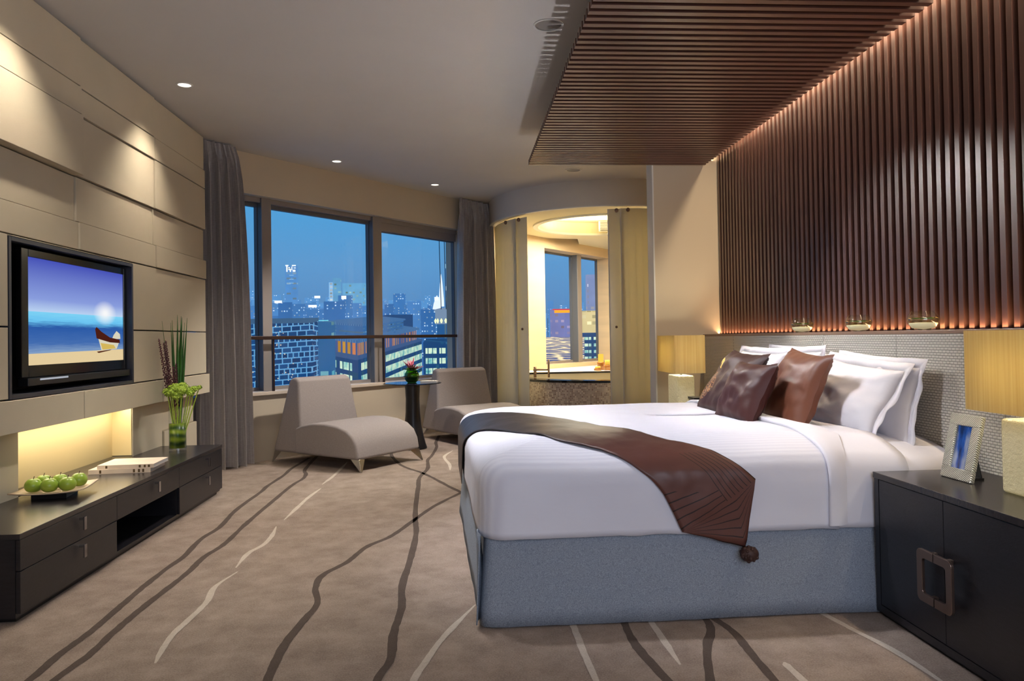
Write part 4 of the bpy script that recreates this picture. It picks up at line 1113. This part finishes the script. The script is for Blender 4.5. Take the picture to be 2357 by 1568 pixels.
# distant skyline
R2 = random.Random(11)
hm = [facade('haze_far_%d' % i, c, (150,190,225), (206,220,235), 3.6, 3.2, .5, .45, pr, 1.5, i) for i, (c, pr) in enumerate((((84,140,194), .22), ((74,128,184), .28), ((60,110,168), .34), ((48,92,150), .3)))]  # distance haze painted into the wall colours, band by band
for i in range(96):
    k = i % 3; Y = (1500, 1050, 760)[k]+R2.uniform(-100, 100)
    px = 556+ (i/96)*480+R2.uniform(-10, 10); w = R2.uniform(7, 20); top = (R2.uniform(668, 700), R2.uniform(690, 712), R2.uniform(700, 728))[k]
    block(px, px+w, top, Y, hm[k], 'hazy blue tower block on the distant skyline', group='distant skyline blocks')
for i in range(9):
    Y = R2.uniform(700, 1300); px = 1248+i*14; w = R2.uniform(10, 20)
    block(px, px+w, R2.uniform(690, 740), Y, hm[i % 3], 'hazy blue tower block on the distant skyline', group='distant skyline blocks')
sig = emis('white_sign_light', (235,242,250), 1.25)
def lit(px0, px1, y0, y1, Y, m): 
    a, b = atY(px0, y1, Y), atY(px1, y0, Y); return (a.x, b.x, Y-.5, Y, a.z, b.z), m
# tall tower with lit crown sign
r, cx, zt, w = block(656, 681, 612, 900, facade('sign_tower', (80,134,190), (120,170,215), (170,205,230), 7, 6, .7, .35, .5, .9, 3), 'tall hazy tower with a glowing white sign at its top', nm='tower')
mb = MB()
for (a, b, y0, y1) in ((657,664,610,613),(672,681,610,613),(659,662,613,626),(664,667,615,618),(671,673,614,622),(676,681,616,618),(664,670,619,622),(674,680,621,626),(667,670,622,626)):
    q, m = lit(a, b, y0, y1, 899, 0); mb.box(*q)
mb.build('sign', sig, r)
mb = MB()
for i in range(3): q, m = lit(666, 676, 633+i*9, 634.5+i*9, 899, 0); mb.box(*q)
mb.build('light_row', emis('soft_row', (150,200,235), 1), r)
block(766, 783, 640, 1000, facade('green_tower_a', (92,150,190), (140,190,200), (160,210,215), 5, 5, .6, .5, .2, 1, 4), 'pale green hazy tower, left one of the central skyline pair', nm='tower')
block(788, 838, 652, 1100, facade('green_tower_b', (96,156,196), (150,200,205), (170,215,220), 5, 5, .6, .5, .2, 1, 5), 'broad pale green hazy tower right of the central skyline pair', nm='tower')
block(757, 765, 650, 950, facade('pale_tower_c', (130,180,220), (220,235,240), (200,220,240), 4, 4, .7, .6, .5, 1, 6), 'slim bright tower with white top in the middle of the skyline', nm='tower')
# middle distance
mids = [(640,668,696,520),(668,700,700,560),(562,590,704,540),(745,790,694,480),(778,808,680,500),(806,830,698,520),(885,905,700,560),(905,932,676,600),(936,968,694,540),(968,1002,712,520),(700,745,712,600),(832,862,704,620)]
mm = [facade('mid_%d' % i, c, (196,220,240), (150,190,225), 1.7, 1.9, .5, .45, pr, 1.25, 20+i) for i, (c, pr) in enumerate((((52,102,160), .22), ((60,112,170), .26), ((70,122,180), .30)))]  # wall colours lightened towards blue as painted haze
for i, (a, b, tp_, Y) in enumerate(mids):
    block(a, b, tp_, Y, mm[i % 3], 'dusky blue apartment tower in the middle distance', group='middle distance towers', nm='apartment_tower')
for i, (a, b, y0, y1, Y) in enumerate(((724,737,681,687,470),(710,729,702,708,460),(632,649,692,698,480),(786,797,681,689,460),(566,574,690,702,480),(1000,1010,684,692,400),(755,765,745,750,400),(590,596,697,703,470))):
    q, m = lit(a, b, y0, y1, Y, 0); tag(MB().box(*q).build('illuminated_sign', sig), 'small white illuminated sign glowing among the dusky towers', 'sign', 'illuminated signs in the city')
# building wrapped in irregular light grid at left
t = NT('lattice_facade'); g = t.n('ShaderNodeNewGeometry'); s = t.n('ShaderNodeSeparateXYZ'); t.l(g.outputs['Position'], s.inputs[0])
cv = t.n('ShaderNodeCombineXYZ'); t.l(s.outputs[0], cv.inputs[0]); t.l(t.math('SUBTRACT', s.outputs[2], t.math('MULTIPLY', s.outputs[0], .06)), cv.inputs[1])
b = t.n('ShaderNodeTexBrick', i_Scale=1., offset=.37, squash=.6, squash_frequency=3, offset_frequency=2, i_Mortar_Size=.12, i_Mortar_Smooth=.1, i_Brick_Width=1.75, i_Row_Height=1.05)
b.inputs['Color1'].default_value = rgb(18,56,104); b.inputs['Color2'].default_value = rgb(34,84,142); b.inputs['Mortar'].default_value = rgb(104,168,216)
t.l(cv.outputs[0], b.inputs['Vector'])
vo = t.n('ShaderNodeTexVoronoi', i_Scale=1.5); t.l(g.outputs['Position'], vo.inputs['Vector'])
sp = t.math('MULTIPLY', t.math('LESS_THAN', vo.outputs['Distance'], .2), t.math('GREATER_THAN', t.noise(.35, 2, g.outputs['Position']), .52))
c = t.mix(sp, b.outputs['Color'], rgb(226,214,190)); e = t.n('ShaderNodeEmission', i_Strength=1.); t.l(c, e.inputs[0]); m_lat = t.done(e.outputs[0])
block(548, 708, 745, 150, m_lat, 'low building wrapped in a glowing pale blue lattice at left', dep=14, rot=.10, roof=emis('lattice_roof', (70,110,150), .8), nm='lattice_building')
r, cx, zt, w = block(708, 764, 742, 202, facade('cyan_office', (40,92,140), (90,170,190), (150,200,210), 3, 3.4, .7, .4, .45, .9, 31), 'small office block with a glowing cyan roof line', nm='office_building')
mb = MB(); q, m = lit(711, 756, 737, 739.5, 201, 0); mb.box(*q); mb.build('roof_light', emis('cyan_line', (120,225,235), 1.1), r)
# big terraced building with lit bands
wallc = (28,66,112)
A, B, C_, D_ = Vector((-30,220)), Vector((-59.5,276)), Vector((-16,312)), Vector((-42,400))
r = thing('terraced_building', 'broad terraced building with glowing green window bands and orange top floor', 'building', (-35, 300, -60))
def cen(poly): return sum((Vector(p) for p in poly), Vector((0,0)))/len(poly)
def inset(poly, k): c = cen(poly); return [tuple(Vector(p).lerp(c, k)) for p in poly]
poly = [tuple(A), tuple(C_), tuple(D_), tuple(B)]
m_wd = facade('terrace_wall', wallc, (60,120,160), (40,96,140), 2.2, 3.5, .6, .5, .35, .8, 41)
mb = MB().prism(poly, -80, -16.4); sheared(mb).build('walls', m_wd, r)
mb = MB().prism(inset(poly, -.02), -16.4, -15.7); sheared(mb).build('terrace_slab', emis('slab_blue', (62,96,146), .9), r)
m_or = facade('orange_floor', (64,84,134), (255,190,80), (206,120,84), 1.5, 40, .6, 1.1, .5, .85, 43, .9)
mb = MB().prism(inset(poly, .10), -15.7, -11.8); sheared(mb).build('top_floor', m_or, r)
t = NT('striped_roof'); g = t.n('ShaderNodeNewGeometry'); wv = t.n('ShaderNodeTexWave', i_Scale=.16, i_Distortion=1., bands_direction='Y'); t.l(g.outputs['Position'], wv.inputs['Vector'])
e = t.n('ShaderNodeEmission', i_Strength=.9); t.l(t.mix(wv.outputs['Fac'], rgb(52,102,160), rgb(92,136,184)), e.inputs[0]); m_rf = t.done(e.outputs[0])
mb = MB().prism(inset(poly, .04), -11.8, -11.0); sheared(mb).build('roof', m_rf, r)
mb = MB().prism(inset(poly, .34), -11.0, -7.6); sheared(mb).build('penthouse', facade('pent_blue', (52,98,150), (110,160,200), (80,130,180), 2, 1.2, .9, .4, .6, .8, 91), r)
mb = MB().prism(inset(poly, .30), -7.6, -7.0); sheared(mb).build('roof', m_rf, r)
t = NT('green_band'); g = t.n('ShaderNodeNewGeometry'); s = t.n('ShaderNodeSeparateXYZ'); t.l(g.outputs['Position'], s.inputs[0])
u = t.math('DIVIDE', t.math('ADD', s.outputs[0], t.math('MULTIPLY', s.outputs[1], .9)), 1.9); n = t.noise(.35, 3, g.outputs['Position'])
k = t.math('MULTIPLY', t.math('GREATER_THAN', t.math('FRACT', u), .18), t.math('MULTIPLY_ADD', n, 1.5, -.05))
e = t.n('ShaderNodeEmission', i_Strength=1.05); t.l(t.ramp(k, [(0, rgb(30,92,120)), (.45, rgb(110,190,190)), (.8, rgb(224,246,214))]), e.inputs[0]); m_band2 = t.done(e.outputs[0])
def bands(P, Q, zc0, n, pitch, h, segs, par, out=.4):
    P, Q = Vector(P), Vector(Q); d = (Q-P); nrm = Vector((d.y, -d.x)).normalized()
    if nrm.y > 0: nrm = -nrm
    for k in range(n):
        mb = MB()
        for (a, b) in segs:
            p, q = P+d*a+nrm*out, P+d*b+nrm*out; z = zc0-pitch*k
            mb.quad([(p.x,p.y,zs(z-h,p.y)), (q.x,q.y,zs(z-h,q.y)), (q.x,q.y,zs(z,q.y)), (p.x,p.y,zs(z,p.y))])
        mb.build('window_band', m_band2, par)
bands(A, B, -17.6, 4, 3.7, 2.3, [(.05,.22),(.26,.50),(.54,.78),(.82,.98)], r)
bands(A, C_, -17.6, 4, 3.7, 2.2, [(.03,.30),(.34,.98)], r)
r, cx, zt, w = block(974, 1062, 788, 322, m_wd, 'dark office block with stacked glowing bands beside the terraced building', dep=30, nm='office_building')
P_, Q_ = (cx-w/2, 322), (cx+w/2, 322); bands(P_, Q_, zt-2.4, 5, 4.3, 2.4, [(.06,.36),(.42,.60),(.66,.96)], r)
block(874, 940, 728, 430, emis('low_roof_a', (44,84,138), .85), 'flat dark blue rooftop block behind the terraced building', dep=40, nm='flat_block')
block(820, 866, 742, 420, facade('lit_long', (48,86,140), (255,214,170), (210,200,210), 3, 6, .6, .5, .7, 1., 51), 'long low block with a row of warm white windows', dep=30, nm='flat_block')
# drum with crown lights
a, b = atY(1001, 740, 380), atY(1052, 740, 380); cx, rad = (a.x+b.x)/2, (b.x-a.x)/2
r = thing('drum_tower', 'round topped tower with a white crown lit by small lamps', 'building', (cx, 386, -60))
def zat(py): return atY(1020, py, 380).z
MB().lathe([(rad*.86, zat(830)), (rad*.86, zat(745))], (cx, 386, 0), 24).build('shaft', facade('drum_shaft', (40,86,136), (150,190,215), (90,150,190), 3.4, 30, .2, 1.1, 1, .9, 61), r)
MB().lathe([(rad, zat(746)), (rad, zat(716)), (rad*1.1, zat(715)), (rad*1.1, zat(712)), (rad*.5, zat(708)), (0, zat(708))], (cx, 386, 0), 24).build('crown', emis('crown_pale', (128,152,180), .95), r)
for i in range(7):
    an = radians(200+i*23); MB().lathe([(.2, zat(733)), (.75, zat(738)), (.3, zat(744))], (cx+rad*1.02*cos(an), 386+rad*1.02*sin(an), 0), 8).build('crown_lamp', emis('crown_lamp%d' % i, (232,240,190), 1.3) if i == 0 else bpy.data.materials['crown_lamp0'], r)
block(1024, 1062, 603, 470, facade('bright_tower', (66,116,170), (220,235,245), (150,200,230), 9, 7, .8, .4, .55, 1.1, 71), 'tall tower with bright window rows at the right window edge', nm='tower')
a = atY(1016, 690, 440); r = thing('lit_spire', 'glowing white spire beside the tall right tower', 'building', (a.x, 440, a.z-4))
MB().lathe([(1.6, -4), (1.5, 0), (1.1, 5), (.8, 9), (.5, 12), (.1, 15)], (a.x, 440, a.z), 12).build('spire', emis('spire_white', (226,238,250), 1.2), r)
a = atY(1006, 700, 430); r = thing('lit_spire', 'small glowing white stepped roof left of the spire', 'building', (a.x, 430, a.z-3))
MB().lathe([(2.6, -3), (2.0, 0), (1.0, 3), (.1, 5)], (a.x, 430, a.z), 12).build('spire', bpy.data.materials['spire_white'], r)
for i, px in enumerate((1010.5, 1022)):
    a, b = atY(px, 545, 13.5), atY(px+5, 712, 13.5)
    tag(MB().tube([a+(a-b)*.6, a, b], .007, 6).build('facade_cable', m_black), ('left','right')[i]+' one of two thin dark cables hanging outside the window', 'cable')
# view from the bathroom window
r, cx, zt, w = block(1270, 1314, 712, 500, facade('pink_tower', (112,118,168), (200,180,200), (160,150,190), 4, 4, .5, .4, .35, 1, 81), 'pinkish tower with a glowing orange roof sign seen through the bathroom', nm='tower')
q, m = lit(1276, 1311, 714, 720.5, 499, 0); MB().box(*q).build('roof_sign', emis('orange_sign', (255,150,40), 1.6), r)
q, m = lit(1272, 1314, 711, 714, 498, 0); MB().box(*q).build('sign_edge', emis('red_edge', (225,70,70), 1.), r)
block(1352, 1385, 632, 520, facade('lavender_tower', (120,136,176), (225,225,235), (180,190,215), 4, 4, .6, .5, .5, 1.05, 83), 'tall pale tower rising behind the cream lit building', nm='tower')
block(1338, 1386, 716, 420, facade('cream_building', (206,190,140), (255,244,200), (225,205,140), 3, 3.6, .8, .5, .8, 1.1, 85), 'cream floodlit building seen through the right bathroom pane', nm='office_building')
r, cx, zt, w = block(1336, 1386, 768, 330, m_wd, 'dark teal block with short white bands below the cream building', nm='office_building')
P_, Q_ = (cx-w/2, 330), (cx+w/2, 330); bands(P_, Q_, zt-1.5, 6, 2.9, 1.3, [(.1,.48),(.6,.95)], r)
a, b, c, d = atY(1225, 840, 170), atY(1345, 840, 170), atY(1345, 776, 300), atY(1225, 776, 300)
t = NT('street_lights'); g = t.n('ShaderNodeNewGeometry'); vo = t.n('ShaderNodeTexVoronoi', i_Scale=.16, feature='DISTANCE_TO_EDGE', i_Randomness=.8); t.l(g.outputs['Position'], vo.inputs['Vector'])
k = t.math('ADD', t.ramp(vo.outputs['Distance'], [(.0, (1,1,1,1)), (.16, (0,0,0,1))]), t.math('MULTIPLY', t.noise(.5, 3, g.outputs['Position']), .6))
e = t.n('ShaderNodeEmission', i_Strength=1.1); t.l(t.ramp(k, [(.25, rgb(70,96,150)), (.55, rgb(170,150,150)), (.85, rgb(255,236,190))]), e.inputs[0])
tag(MB().quad([a, b, c, d]).build('lit_streets', t.done(e.outputs[0])), 'brightly lit streets far below the bathroom window', 'street', kind='stuff')


SC.render.engine = 'CYCLES'
SC.view_settings.view_transform = 'Standard'
SC.view_settings.look = 'None'
SC.view_settings.exposure = 0.0
SC.cycles.use_denoising = True
try: SC.cycles.denoiser = 'OPENIMAGEDENOISE'
except Exception: pass
SC.cycles.max_bounces = 8; SC.cycles.transparent_max_bounces = 12; SC.cycles.sample_clamp_indirect = 6
SC.cycles.caustics_reflective = False; SC.cycles.caustics_refractive = False
for o in list(bpy.data.objects):
    if '_w' in o: del o['_w']
